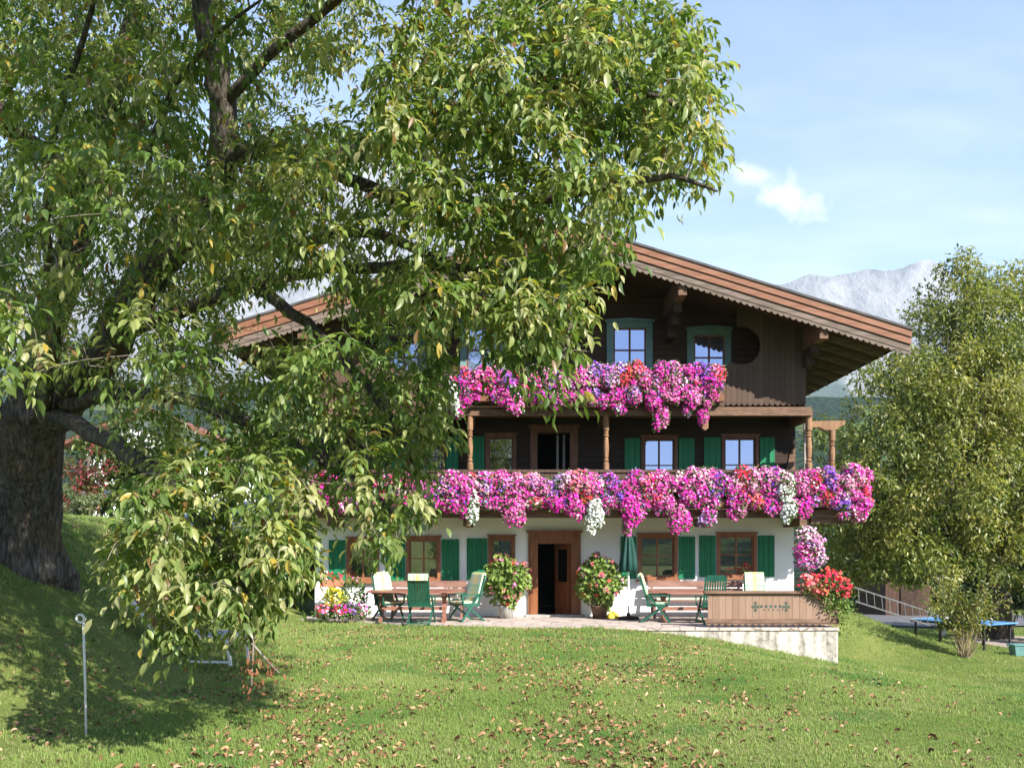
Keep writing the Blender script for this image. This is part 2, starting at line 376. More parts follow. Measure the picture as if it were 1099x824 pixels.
M['blue'] = mat('blue_table_top', (.05, .21, .52), (.07, .26, .58), 3, .4)
M['net'] = mat('net_cloth', (.35, .33, .31), (.45, .42, .40), 30, .9)
M['carpaint'] = mat('silver_car_paint', (.55, .56, .58), (.60, .61, .62), 3, .25, metal=.3, spec=.6)
M['rubber'] = mat('rubber', (.02, .02, .02), (.03, .03, .03), 9, .85)
M['lamp_glass'] = mat('lamp_glass', (.7, .7, .72), (.6, .6, .62), 4, .15, spec=.7)
M['brownpanel'] = mat('brown_backrest_cloth', (.20, .10, .06), (.27, .14, .09), 8, .85)
M['greypad'] = mat('grey_seat_cloth', (.30, .31, .33), (.38, .39, .41), 8, .85)
M['teal_plastic'] = mat('pale_teal_plastic', (.10, .22, .22), (.14, .27, .26), 4, .4)
M['rooftile'] = boards('brown_roof_tiles', (.14, .06, .04), (.22, .10, .06), 2, .16, .12, dark=.5)
M['shedwood'] = boards('dark_shed_boards', (.05, .028, .02), (.09, .05, .035), 0, .2, .08)
M['gravel'] = mat('gravel', (.40, .33, .29), (.26, .21, .18), 25, .95, .4, 60)
M['asphalt'] = mat('grey_asphalt', (.10, .10, .11), (.14, .14, .15), 14, .9, .2, 60)

def bark_mat():
    m, t, b = principled('walnut_bark'); b.inputs['Roughness'].default_value = .95; b.inputs['Specular IOR Level'].default_value = .1
    tcn = N(t, 'ShaderNodeTexCoord'); mpn = N(t, 'ShaderNodeMapping'); mpn.inputs['Scale'].default_value = (6, 6, .9); L(t, tcn.outputs['Object'], mpn.inputs[0])
    v = N(t, 'ShaderNodeTexNoise'); v.inputs['Scale'].default_value = 4; v.inputs['Detail'].default_value = 9; v.inputs['Roughness'].default_value = .7; v.inputs['Distortion'].default_value = .8; L(t, mpn.outputs[0], v.inputs[0])
    g = N(t, 'ShaderNodeTexNoise'); g.inputs['Scale'].default_value = 1.7; g.inputs['Detail'].default_value = 6; L(t, tcn.outputs['Object'], g.inputs[0])
    rp = N(t, 'ShaderNodeValToRGB'); e = rp.color_ramp.elements; e[0].position = .36; e[1].position = .70
    e[0].color = (.035, .028, .022, 1); e[1].color = (.26, .23, .20, 1); e2 = e.new(.5); e2.color = (.11, .092, .075, 1)
    L(t, v.outputs[0], rp.inputs[0])
    mo = N(t, 'ShaderNodeValToRGB'); mo.color_ramp.elements[0].position = .55; mo.color_ramp.elements[1].position = .72; L(t, g.outputs[0], mo.inputs[0])
    mx = N(t, 'ShaderNodeMixRGB'); L(t, math_('MULTIPLY', mo.outputs[0], .5, t=t), mx.inputs[0]); L(t, rp.outputs[0], mx.inputs[1]); mx.inputs[2].default_value = (.16, .105, .03, 1)
    L(t, mx.outputs[0], b.inputs['Base Color'])
    bp = N(t, 'ShaderNodeBump'); bp.inputs['Strength'].default_value = 1; bp.inputs['Distance'].default_value = .06; L(t, v.outputs[0], bp.inputs['Height']); L(t, bp.outputs[0], b.inputs['Normal'])
    return m
M['bark'] = bark_mat()

# ------------------------------------------------------------------ the ground
def sm(t): t = np.clip(t, 0, 1); return t * t * (3 - 2 * t)
def H(x, y):
    x = np.asarray(x, float); y = np.asarray(y, float)
    r = np.hypot(x, y - 15)
    h = .10 - .006 * np.clip(y, -20, 40)
    st = 3.9 + 1.1 * sm((y - 15) / 8)
    lf = 2.45 * sm((-x - st) / 5.2) + .09 * np.clip(-x - 9.5, 0, 60)
    h = h + lf
    h = h - 1.3 * sm((x - 2) / 9) * sm((y - 9) / 10)
    h = h + 1.45 * np.exp(-((x - 9.2) / 3.0) ** 2) * sm((y - 24.5) / 4.5) * (1 - sm((y - 36) / 10))
    h = h + .022 * np.sin(x * .9 + 1.3) * np.sin(y * .7) + .012 * np.sin(x * 2.3 + y * 1.1)
    far = sm((r - 55) / 120)
    return h * (1 - far) + far * -14
def ground_mat():
    m, t, b = principled('lawn'); b.inputs['Roughness'].default_value = .95; b.inputs['Specular IOR Level'].default_value = .1
    tcn = N(t, 'ShaderNodeTexCoord')
    def nz(s, d=6, r=.6):
        n = N(t, 'ShaderNodeTexNoise'); n.inputs['Scale'].default_value = s; n.inputs['Detail'].default_value = d; n.inputs['Roughness'].default_value = r; L(t, tcn.outputs['Object'], n.inputs[0]); return n.outputs[0]
    rp = N(t, 'ShaderNodeValToRGB'); e = rp.color_ramp.elements; e[0].position = .3; e[1].position = .72
    e[0].color = (.11, .16, .04, 1); e[1].color = (.25, .28, .09, 1); L(t, nz(.55), rp.inputs[0])
    r2 = N(t, 'ShaderNodeValToRGB'); e = r2.color_ramp.elements; e[0].position = .3; e[1].position = .75
    e[0].color = (.35, .4, .3, 1); e[1].color = (1.15, 1.1, 1, 1); L(t, nz(26, 8, .75), r2.inputs[0])
    mx = N(t, 'ShaderNodeMixRGB', blend_type='MULTIPLY'); mx.inputs[0].default_value = .8; L(t, rp.outputs[0], mx.inputs[1]); L(t, r2.outputs[0], mx.inputs[2])
    L(t, mx.outputs[0], b.inputs['Base Color'])
    bp = N(t, 'ShaderNodeBump'); bp.inputs['Strength'].default_value = .7; bp.inputs['Distance'].default_value = .06; L(t, nz(30, 8, .7), bp.inputs['Height']); L(t, bp.outputs[0], b.inputs['Normal'])
    return m
M['lawn'] = ground_mat()
n_ = 231
tt = np.linspace(-1, 1, n_)
gx = 4 * np.sinh(8.0 * tt) + 1; gy = 4 * np.sinh(8.0 * tt) + 16
GX, GY = np.meshgrid(gx, gy, indexing='ij'); GZ = H(GX, GY)
g = MB(); g.v = list(zip(GX.ravel(), GY.ravel(), GZ.ravel()))
g.f = [(i * n_ + j, (i + 1) * n_ + j, (i + 1) * n_ + j + 1, i * n_ + j + 1) for i in range(n_ - 1) for j in range(n_ - 1)]; g.m = [0] * len(g.f)
tag(g.build('ground', M['lawn'], smooth=True), kind='structure')

def draped(name, xs, ys_of, m_, lift=.012, n=14):
    """a strip laid on the ground: xs along, ys_of(x) -> (y0, y1)"""
    s = MB(); vs = []
    for x in xs:
        a, b = ys_of(x)
        for k in range(n + 1):
            y = a + (b - a) * k / n; vs.append((x, y, float(H(x, y)) + lift))
    fs = [(i * (n + 1) + k, (i + 1) * (n + 1) + k, (i + 1) * (n + 1) + k + 1, i * (n + 1) + k + 1) for i in range(len(xs) - 1) for k in range(n)]
    s.add(vs, fs)
    return tag(s.build(name, m_, smooth=True), kind='structure')
draped('path', np.linspace(7.32, 8.5, 16), lambda x: (21.0 + .25 * math.sin(3 * x), 21.8 - .5 * (x - 7.3) ** 2 * .6 + .25 * math.sin(3 * x)), M['pathstone'])
draped('gravel_yard', np.linspace(15.5, 22, 20), lambda x: (29.5, 33.5), M['gravel'], .02)
draped('road', np.linspace(11.5, 40, 40), lambda x: (38, 45), M['asphalt'], .05)

# mountains and hills
def mountain_mat():
    m, t, b = principled('limestone_mountain'); b.inputs['Roughness'].default_value = 1; b.inputs['Specular IOR Level'].default_value = 0
    tcn = N(t, 'ShaderNodeTexCoord'); geo = N(t, 'ShaderNodeNewGeometry')
    mpn = N(t, 'ShaderNodeMapping'); mpn.inputs['Scale'].default_value = (.006, .006, .0018); L(t, tcn.outputs['Object'], mpn.inputs[0])
    a = N(t, 'ShaderNodeTexNoise'); a.inputs['Scale'].default_value = 1; a.inputs['Detail'].default_value = 12; a.inputs['Roughness'].default_value = .72; L(t, mpn.outputs[0], a.inputs[0])
    rp = N(t, 'ShaderNodeValToRGB'); e = rp.color_ramp.elements; e[0].position = .36; e[1].position = .66; e[0].color = (.12, .12, .125, 1); e[1].color = (.38, .375, .37, 1); L(t, a.outputs[0], rp.inputs[0])
    sp = N(t, 'ShaderNodeSeparateXYZ'); L(t, tcn.outputs['Object'], sp.inputs[0])
    a2 = N(t, 'ShaderNodeTexNoise'); a2.inputs['Scale'].default_value = .004; a2.inputs['Detail'].default_value = 10; L(t, tcn.outputs['Object'], a2.inputs[0])
    hh = math_('ADD', sp.outputs[2], math_('MULTIPLY', math_('SUBTRACT', a2.outputs[0], .5, t=t), 1100.0, t=t), t=t)
    f = math_('DIVIDE', math_('SUBTRACT', 720.0, hh, t=t), 160.0, True, t=t)
    mx = N(t, 'ShaderNodeMixRGB'); L(t, f, mx.inputs[0]); L(t, rp.outputs[0], mx.inputs[1]); mx.inputs[2].default_value = (.05, .075, .035, 1)
    L(t, mx.outputs[0], b.inputs['Base Color'])
    bp = N(t, 'ShaderNodeBump'); bp.inputs['Strength'].default_value = 1; bp.inputs['Distance'].default_value = 60; L(t, a.outputs[0], bp.inputs['Height']); L(t, bp.outputs[0], b.inputs['Normal'])
    return m
def hill_mat():
    m, t, b = principled('wooded_hill'); b.inputs['Roughness'].default_value = 1; b.inputs['Specular IOR Level'].default_value = 0
    tcn = N(t, 'ShaderNodeTexCoord')
    a = N(t, 'ShaderNodeTexNoise'); a.inputs['Scale'].default_value = .007; a.inputs['Detail'].default_value = 5; L(t, tcn.outputs['Object'], a.inputs[0])
    c = N(t, 'ShaderNodeTexVoronoi'); c.inputs['Scale'].default_value = .11; L(t, tcn.outputs['Object'], c.inputs[0])
    rp = N(t, 'ShaderNodeValToRGB'); e = rp.color_ramp.elements; e[0].position = .52; e[1].position = .56; e[0].color = (.022, .042, .018, 1); e[1].color = (.11, .15, .04, 1); L(t, a.outputs[0], rp.inputs[0])
    mx = N(t, 'ShaderNodeMixRGB', blend_type='MULTIPLY'); mx.inputs[0].default_value = .5; L(t, rp.outputs[0], mx.inputs[1]); L(t, c.outputs['Color'], mx.inputs[2])
    L(t, mx.outputs[0], b.inputs['Base Color'])
    bp = N(t, 'ShaderNodeBump'); bp.inputs['Strength'].default_value = .8; bp.inputs['Distance'].default_value = 8; L(t, c.outputs['Distance'], bp.inputs['Height']); L(t, bp.outputs[0], b.inputs['Normal'])
    return m
RID_X = [-1400, -600, -150, 0, 150, 270, 400, 480, 560, 660, 760, 830, 870, 905, 940, 985, 1010, 1060, 1120, 1250, 1500, 2000, 2800]
RID_Y = [300, 250, 225, 212, 190, 182, 160, 172, 205, 262, 296, 299, 292, 289, 287, 279, 284, 300, 318, 330, 345, 370, 400]
def mountains():
    s = MB(); nu, nv = 420, 64; vs = []
    for i in range(nu + 1):
        px = -1400 + 4200 * i / nu
        base = (590 - np.interp(px, RID_X, RID_Y)) / F
        for j in range(nv + 1):
            t = j / nv
            d = 2000 + 2400 * t if t <= .83 else 2000 + 2400 * .83 + (t - .83) * 9000
            a = min(t / .83, 1.0); back = max(0.0, (t - .83) / .17)
            x = (px - 549.5) / F * d
            n = noise.ridged_multi_fractal((x * .0016, d * .0016, 3.1), 1.0, 2.1, 7, 1.0, 2.0)
            n2 = noise.fractal((x * .007, d * .0022, 7.7), 1.0, 2.2, 6)
            prof = .16 * a + .84 * a ** 2.1
            z = base * d * prof * (1 - .6 * back) + (n - 1.3) * 62 * (a * (1 - a) * 4 * .8 + .12 * a) + n2 * 44 * a - 16 + 2
            vs.append((x, d, z))
    fs = [(i * (nv + 1) + j, (i + 1) * (nv + 1) + j, (i + 1) * (nv + 1) + j + 1, i * (nv + 1) + j + 1) for i in range(nu) for j in range(nv)]
    s.add(vs, fs)
    tag(s.build('mountains', mountain_mat(), smooth=True), kind='structure')
mountains()
def hills():
    s = MB(); na, nr = 240, 30; vs = []
    for i in range(na):
        az = 2 * math.pi * i / na
        c = max(0.0, math.cos(az))
        el = .040 + .125 * c ** 2 + .02 * noise.fractal((math.cos(az) * 3, math.sin(az) * 3, .5), 1, 2, 4)
        for j in range(nr + 1):
            t = j / nr; r = 230 + 1350 * t
            x, y = r * math.sin(az), r * math.cos(az)
            z = -15.5 + (el * 1500 + 14) * (sm(t * 1.12) ** 1.25 if t < .9 else 1 - (t - .9) * 2) + 12 * t * noise.fractal((x * .006, y * .006, 2), 1, 2, 5)
            vs.append((x, y, float(z)))
    fs = [(i * (nr + 1) + j, ((i + 1) % na) * (nr + 1) + j, ((i + 1) % na) * (nr + 1) + j + 1, i * (nr + 1) + j + 1) for i in range(na) for j in range(nr)]
    s.add(vs, fs)
    tag(s.build('hills', hill_mat(), smooth=True), kind='structure')
hills()
def haze():
    s = MB(); s.box(-11500, 11500, -9000, 11000, -19, 2000)
    m = bpy.data.materials.new('pale_air'); m.use_nodes = True; t = m.node_tree; t.nodes.clear()
    o = N(t, 'ShaderNodeOutputMaterial'); pv = N(t, 'ShaderNodeVolumePrincipled'); pv.inputs['Color'].default_value = (.62, .80, 1, 1); pv.inputs['Density'].default_value = HAZE; pv.inputs['Anisotropy'].default_value = .0
    L(t, pv.outputs[0], o.inputs['Volume'])
    ob = s.build('haze', m); tag(ob, kind='stuff')
HAZE = 1.05e-4
haze()

# ------------------------------------------------------------------ the farmhouse
DW = 24.4                                    # distance of the facade
XL, XR, XC = X_(338, DW), X_(852, DW), 1.21
DB = 23.0                                    # balcony fronts
RF = 22.0                                    # roof front
AP, SLOPE = 9.5, .309
def roof_z(x): return AP - SLOPE * abs(x - XC)
house = thing('farmhouse', 'wide alpine farmhouse with white ground floor, dark timber storeys and flower laden balconies', 'house', (1.2, DW, 0))
YB = DW + 14                                 # back wall
def rect(px0, px1, py0, py1, d=DW): return (X_(px0, d), X_(px1, d), Z_(py1, d), Z_(py0, d))
G_WIN = [((436, 473, 576, 624), (414, 435), (474, 493)), ((524, 553, 575, 623), (501, 523), None), ((684, 727, 573, 622), (666, 683), (728, 746)),
         ((769, 812, 572, 620), (750, 768), (813, 831)), ((372, 407, 577, 624), (353, 371), None)]
M_WIN = [((521, 554, 466, 532), (506, 520), None), ((688, 727, 468, 532), (670, 687), (728, 745)), ((774, 814, 467, 532), (755, 773), (815, 831)),
         ((437, 478, 466, 532), (418, 436), (479, 492))]
G_DOOR = rect(576, 614, 582, 661); G_DOOR = (G_DOOR[0], G_DOOR[1], 0.0, G_DOOR[3])
M_DOOR = rect(575.5, 613, 463, 551); M_DOOR = (M_DOOR[0], M_DOOR[1], 2.66, M_DOOR[3])
ZF1, ZF2 = 2.62, 5.16
def inset(r, k): return (r[0] + k, r[1] - k, r[2] + k, r[3] - k)
holes_g = [inset(rect(*q[0]), .05) for q in G_WIN] + [G_DOOR]
holes_m = [inset(rect(*q[0]), .05) for q in M_WIN] + [M_DOOR]
s = MB(); s.wall(XL, XR, -.9, ZF1, DW, DW + .4, holes_g)
s.box(XL, XL + .4, DW + .4, YB, -.9, ZF1); s.box(XR - .4, XR, DW + .4, YB, -.9, ZF1); s.box(XL + .4, XR - .4, YB - .4, YB, -.9, ZF1)
s.build('wall', M['plaster'], house)
s = MB(); s.wall(XL - .03, XR + .03, ZF1 + .003, ZF2, DW - .02, DW + .3, holes_m)
s.box(XL - .03, XL + .3, DW + .3, YB, ZF1 + .003, 7.2); s.box(XR - .3, XR + .03, DW + .3, YB, ZF1 + .003, 7.2)
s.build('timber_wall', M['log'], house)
s = MB()
g0, g1 = XL - .03, XR + .03
s.prism([(g0, ZF2 + .003), (g1, ZF2 + .003), (g1, roof_z(g1) - .3), (XC, AP - .3), (g0, roof_z(g0) - .3)], DW - .02, DW + .28)
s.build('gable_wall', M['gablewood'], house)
# rooms seen through the two open doors
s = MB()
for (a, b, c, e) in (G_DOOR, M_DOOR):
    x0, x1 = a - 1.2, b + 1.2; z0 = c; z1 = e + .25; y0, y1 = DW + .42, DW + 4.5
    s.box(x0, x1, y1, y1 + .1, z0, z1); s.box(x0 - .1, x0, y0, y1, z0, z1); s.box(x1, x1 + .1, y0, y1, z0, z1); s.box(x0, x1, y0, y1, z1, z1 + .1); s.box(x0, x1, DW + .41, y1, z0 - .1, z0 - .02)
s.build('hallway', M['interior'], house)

def shutter(parent, x0, x1, z0, z1, y):
    s = MB(); n = max(2, round((x1 - x0) / .13))
    for k in range(n):
        a = x0 + (x1 - x0) * k / n; b = x0 + (x1 - x0) * (k + 1) / n
        s.box(a + .004, b - .004, y - .035, y, z0, z1)
    for z in (z0 + .2 * (z1 - z0), z0 + .8 * (z1 - z0)): s.box(x0 + .02, x1 - .02, y - .055, y - .037, z - .035, z + .035)
    o = s.build('shutter', M['green'], parent)
    return o
def window(q, shl, shr, yw, casing, gl, sash_m, sill=True, w_=.085, cross=True):
    x0, x1, z0, z1 = rect(*q)
    s = MB(); y0, y1 = yw - .045, yw + .10
    s.box(x0, x0 + w_, y0, y1, z0, z1); s.box(x1 - w_, x1, y0, y1, z0, z1)
    s.box(x0 + w_, x1 - w_, y0, y1, z1 - w_, z1); s.box(x0 + w_, x1 - w_, y0, y1, z0, z0 + w_)
    s.box(x0 - .03, x1 + .03, y0 - .02, yw - .002, z1, z1 + .035)
    o = s.build('window', casing, house)
    a0, a1, b0, b1 = x0 + w_, x1 - w_, z0 + w_, z1 - w_
    s = MB(); s.box(a0, a1, yw + .065, yw + .08, b0, b1); s.build('pane', gl, o)
    s = MB(); ys, t = yw + .03, .035
    s.box(a0, a0 + t, ys, yw + .063, b0, b1); s.box(a1 - t, a1, ys, yw + .063, b0, b1); s.box(a0 + t, a1 - t, ys, yw + .063, b0, b0 + t); s.box(a0 + t, a1 - t, ys, yw + .063, b1 - t, b1)
    if cross:
        xm, zm = (a0 + a1) / 2, (b0 + b1) / 2 + .02
        s.box(xm - .022, xm + .022, ys + .004, yw + .063, b0 + t, b1 - t); s.box(a0 + t, xm - .022, ys + .008, yw + .063, zm - .014, zm + .014); s.box(xm + .022, a1 - t, ys + .008, yw + .063, zm - .014, zm + .014)
    s.build('sash', sash_m, o)
    if sill:
        s = MB(); s.box(x0 - .05, x1 + .05, yw - .13, yw - .047, z0 - .035, z0 + .01); s.build('sill', casing, o)
    for sh in (shl, shr):
        if sh: shutter(o, X_(sh[0], DW), X_(sh[1], DW), z0 + .03, z1 - .06, yw - .004)
    return o
for k, (q, a, b) in enumerate(G_WIN): window(q, a, b, DW, M['frame'], M['glass_dark'], M['frame'], cross=(k != 1))
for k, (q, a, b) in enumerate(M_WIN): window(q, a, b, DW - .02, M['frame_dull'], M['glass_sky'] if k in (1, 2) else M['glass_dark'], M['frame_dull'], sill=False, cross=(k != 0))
for q in ((651, 700, 346, 432), (737, 784, 354, 432), (494, 543, 346, 432), (411, 457, 354, 432)):
    x0, x1, z0, z1 = rect(*q); yw = DW - .02; w_ = .17
    s = MB(); y0 = yw - .05
    s.box(x0, x0 + w_, y0, yw - .001, z0, z1); s.box(x1 - w_, x1, y0, yw - .001, z0, z1); s.box(x0 + w_, x1 - w_, y0, yw - .001, z1 - .16, z1); s.box(x0 + w_, x1 - w_, y0, yw - .001, z0, z0 + .1)
    s.prism([(x0 - .05, z1), (x1 + .05, z1), (x1 + .05, z1 + .05), ((x0 + x1) / 2, z1 + .10), (x0 - .05, z1 + .05)], y0 - .04, yw - .001)
    o = s.build('window', M['teal'], house)
    a0, a1, b0, b1 = x0 + w_, x1 - w_, z0 + .1, z1 - .16
    s = MB(); s.box(a0, a1, yw - .02, yw - .002, b0, b1); s.build('pane', M['glass_sky'], o)
    s = MB(); t = .045
    s.box(a0, a0 + t, y0 + .006, yw - .021, b0, b1); s.box(a1 - t, a1, y0 + .006, yw - .021, b0, b1); s.box(a0 + t, a1 - t, y0 + .006, yw - .021, b1 - t, b1)
    xm, zm = (a0 + a1) / 2, b1 - .58
    s.box(xm - .025, xm + .025, y0 + .009, yw - .021, b0, b1 - t); s.box(a0 + t, xm - .025, y0 + .012, yw - .021, zm - .02, zm + .02); s.box(xm + .025, a1 - t, y0 + .012, yw - .021, zm - .02, zm + .02)
    s.build('sash', M['frame_dull'], o)
# doors
def door(h, mm, outer, head):
    x0, x1, z0, z1 = h
    s = MB(); o0, o1 = X_(outer[0], DW), X_(outer[1], DW); zt = Z_(head, DW); y0 = DW - .07
    s.box(o0, x0 + .03, y0, DW + .3, z0, zt); s.box(x1 - .03, o1, y0, DW + .3, z0, zt); s.box(x0 + .03, x1 - .03, y0, DW + .3, z1 - .03, zt)
    s.box(o0 - .05, o1 + .05, y0 - .06, DW - .022, zt, zt + .06)
    s.box(o0 + .05, x0 - .02, y0 - .02, y0 - .001, z0, zt - .06); s.box(x1 + .02, o1 - .05, y0 - .02, y0 - .001, z0, zt - .06)
    return s.build('door_frame', mm, house)
df = door(G_DOOR, M['door'], (567, 623), 571.5)
def leaf_door(parent, hx, hy, z0, z1, ang, wd, mm, glassm):
    """door leaf hinged at hx on its right, swung inwards"""
    s = MB(); d = Vector((-math.cos(ang), math.sin(ang), 0)); n = Vector((-math.sin(ang), -math.cos(ang), 0)); h0 = Vector((hx, hy, 0))
    def bx(sb, u0, u1, a, b, t0, t1):
        c = []
        for z in (a, b):
            for uu, tk in ((u0, t0), (u1, t0), (u1, t1), (u0, t1)):
                p = h0 + d * uu + n * tk; c.append((p.x, p.y, z))
        sb.add(c, [(3, 2, 1, 0), (4, 5, 6, 7), (0, 1, 5, 4), (1, 2, 6, 5), (2, 3, 7, 6), (3, 0, 4, 7)])
    st = .13; zm = z0 + .42 * (z1 - z0)
    bx(s, 0, st, z0, z1, -.03, .03); bx(s, wd - st, wd, z0, z1, -.03, .03); bx(s, st, wd - st, z0, z0 + .16, -.03, .03); bx(s, st, wd - st, zm - .08, zm + .08, -.03, .03); bx(s, st, wd - st, z1 - .14, z1, -.03, .03)
    bx(s, st, wd - st, z0 + .16, zm - .08, -.012, .012); bx(s, st + .08, wd - st - .08, z0 + .26, zm - .18, -.028, .028)
    o = s.build('door', mm, parent)
    s = MB(); bx(s, st, wd - st, zm + .08, z1 - .14, -.008, .008); s.build('pane', glassm, o)
    s = MB(); p = h0 + d * (wd - .06) + n * .03; q = p + n * .05; s.tube([p + Vector((0, 0, zm + .02)), q + Vector((0, 0, zm + .02)), q + Vector((0, 0, zm + .02)) - d * .1], .011, 6); s.build('handle', M['iron'], o)
leaf_door(house, G_DOOR[1] - .04, DW + .10, .02, G_DOOR[3] - .04, R(66), .86, M['door'], M['glass_dark'])
s = MB(); s.box(G_DOOR[0] - .3, G_DOOR[1] + .3, DW - .32, DW + .05, .004, .05); s.build('doorstep', M['stonepot'], house)
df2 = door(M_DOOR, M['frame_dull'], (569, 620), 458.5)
s = MB()
for xx in (X_(599, DW), X_(606, DW)): s.box(xx - .03, xx + .03, DW + .32, DW + .36, M_DOOR[2], M_DOOR[3] - .05)
s.build('door_sash', M['sash'], house)

# roof
EX = 9.42 - XC                               # half width to the eaves
def slope_pts(side, xa, xb, za, zb):
    """parallelogram in xz along one side of the roof, za/zb below the top line"""
    A, B = XC + side * xa, XC + side * xb
    return [(A, roof_z(A) - za), (B, roof_z(B) - za), (B, roof_z(B) - zb), (A, roof_z(A) - zb)]
s = MB()
for sd in (-1, 1): s.prism(slope_pts(sd, 0, EX + .02, .0, .055), RF - .08, YB + 1.4)
roof = s.build('roof', M['rooftop'], house)
s = MB()
for sd in (-1, 1): s.prism(slope_pts(sd, 0, EX - .05, .058, .30), RF + .12, YB + 1.3)
s.build('soffit', M['soffit'], roof)
def vboard(a, b, y, m_):
    for sd in (-1, 1):
        s = MB(); s.prism(slope_pts(sd, .0, EX, a, b), y, RF + .118); s.build('verge_board', m_, roof)
vboard(.060, .215, RF - .05, M['verge']); vboard(.218, .228, RF + .03, M['beam_dark']); vboard(.231, .385, RF - .02, M['verge'])
vboard(.388, .40, RF + .05, M['beam_dark']); vboard(.403, .545, RF + .015, M['verge_grey'])
for sd in (-1, 1):                           # scalloped board
    s = MB(); stp = .145; k = 0; x = 0.0
    while x < EX - .05:
        A = XC + sd * x; pts = []
        for i in range(7):
            tt_ = i / 6; xx = XC + sd * min(EX, x + stp * tt_); pts.append((xx, roof_z(xx) - .595 - .055 * math.sin(math.pi * tt_) ** .6))
        top = [(XC + sd * min(EX, x + stp), roof_z(XC + sd * min(EX, x + stp)) - .548), (A, roof_z(A) - .548)]
        s.prism(pts + top, RF + .03, RF + .055); x += stp
    s.build('scalloped_board', M['verge_grey'], roof)
for sd in (-1, 1):                           # rafters under the eaves
    y = RF + .5
    while y < YB + 1:
        s = MB(); pp = slope_pts(sd, (XR - XC if sd > 0 else XC - XL) + .035, EX - .12, .303, .44); s.prism(pp, y, y + .11); s.build('rafter', M['verge_grey'], roof); y += .82
    s = MB(); x = XC + sd * (EX + .0); s.box(min(x, x + sd * .025), max(x, x + sd * .025), RF + .12, YB + 1.3, roof_z(x) - .30, roof_z(x) - .06); s.build('eaves_board', M['beam_dark'], roof)
for px_, py_ in ((732.5, 312), (884, 358.5)):
    x = X_(px_, RF + .15); z = Z_(py_, RF + .15)
    for sgn in (1, -1):
        xx = XC + sgn * (x - XC)
        s = MB(); s.box(xx - .10, xx + .10, RF + .121, DW - .022, z - .11, roof_z(xx + .1 * sgn) - .305); s.build('purlin', M['beam'], roof)
        s = MB()
        for k, (yy_, zz) in enumerate(((RF + .75, .113), (RF + 1.15, .333), (RF + 1.6, .553))):
            s.box(xx - .095, xx + .095, yy_, DW - .022, z - zz - .217, z - zz)
        s.build('purlin_bracket', M['beam_dark'], roof)
s = MB(); s.box(XC - .11, XC + .11, RF + .121, DW - .022, AP - .6, AP - .34); s.build('ridge_purlin', M['post'], roof)
s = MB(); s.box(2.3, 3.0, 30, 30.7, 8.6, 10.4); s.build('chimney', M['plaster'], roof)

# balconies
BXR = 8.35                                   # outer corner of the lower balcony beyond the right wall
BXL = XL - .55
s = MB(); s.box(BXL, BXR, DB, DW - .022, ZF1 - .02, ZF1 + .06); s.box(XR + .032, BXR, DW - .02, YB - 3, ZF1 - .02, ZF1 + .06)
bal = s.build('balcony', M['beam'], house)
s = MB(); s.box(BXL, BXR, DB - .06, DB - .002, ZF1 - .10, ZF1 + .10); s.box(BXR + .002, BXR + .06, DB - .06, YB - 3, ZF1 - .10, ZF1 + .10); s.build('fascia', M['beam'], bal)
s = MB(); s.box(BXL, BXR - .001, DB, DB + .04, ZF1 + .14, ZF1 + 1.02); s.box(BXR - .04, BXR, DB + .041, YB - 3, ZF1 + .14, ZF1 + 1.02)
s.box(BXL, BXR + .05, DB - .04, DB + .10, ZF1 + 1.023, ZF1 + 1.09); s.box(BXR - .1, BXR + .05, DB + .101, YB - 3, ZF1 + 1.023, ZF1 + 1.09); s.build('railing', M['clad'], bal)
for px_ in (355, 501, 753, 862):
    x = X_(px_, DB); s = MB(); s.box(x - .09, x + .09, DB - .02, DW - .001, ZF1 - .30, ZF1 - .105); s.build('bracket', M['beam'], bal)
s = MB(); s.box(XR + .001, BXR + .05, DB + .0, DB + .16, ZF1 - .24, ZF1 - .104); s.build('cross_beam', M['beam'], bal)
def turned(name, x, y, z0, z1, parent, mm, r=.075):
    h = z1 - z0
    prof = [(r * 1.0, z0), (r * 1.0, z0 + .12 * h), (r * .62, z0 + .14 * h), (r * .95, z0 + .17 * h), (r * .62, z0 + .20 * h), (r * .8, z0 + .24 * h), (r * .95, z0 + .40 * h), (r * .75, z0 + .55 * h),
            (r * .62, z0 + .585 * h), (r * 1.0, z0 + .61 * h), (r * .62, z0 + .64 * h), (r * .9, z0 + .66 * h), (r * .62, z0 + .68 * h), (r * 1.0, z0 + .72 * h), (r * 1.0, z1)]
    s = MB(); s.lathe(prof, x, y, 12); return s.build(name, mm, parent, smooth=False)
for px_ in (504.5, 650.5): turned('post', X_(px_, DB + .05), DB + .05, ZF1 + 1.09, ZF2 - .07, bal, M['post'])
turned('post', X_(868, DB + .1), DB + .1, ZF1 + 1.09, ZF2 - .07, bal, M['post'], .085)
tp = turned('post', X_(893, DB + .25), DB + .25, ZF1 + 1.09, Z_(459, DB), bal, M['post'], .08)
s = MB(); xa, xb = X_(870, DB + .25), X_(906, DB + .25); zt = Z_(450, DB)
s.prism([(xa, zt - .02), (xa, zt - .17), (X_(882, DB), zt - .17), (X_(888, DB), zt - .24), (X_(899, DB), zt - .24), (X_(903, DB), zt - .17), (xb, zt - .1), (xb, zt)], DB + .17, DB + .33); s.build('cross_beam', M['post'], bal)
s = MB(); s.tube([(XR + .02, DB + .55, ZF1 + .1), (XR + .02, DB + .55, ZF2 - .1)], .035, 8); s.build('downpipe', M['sash'], bal)
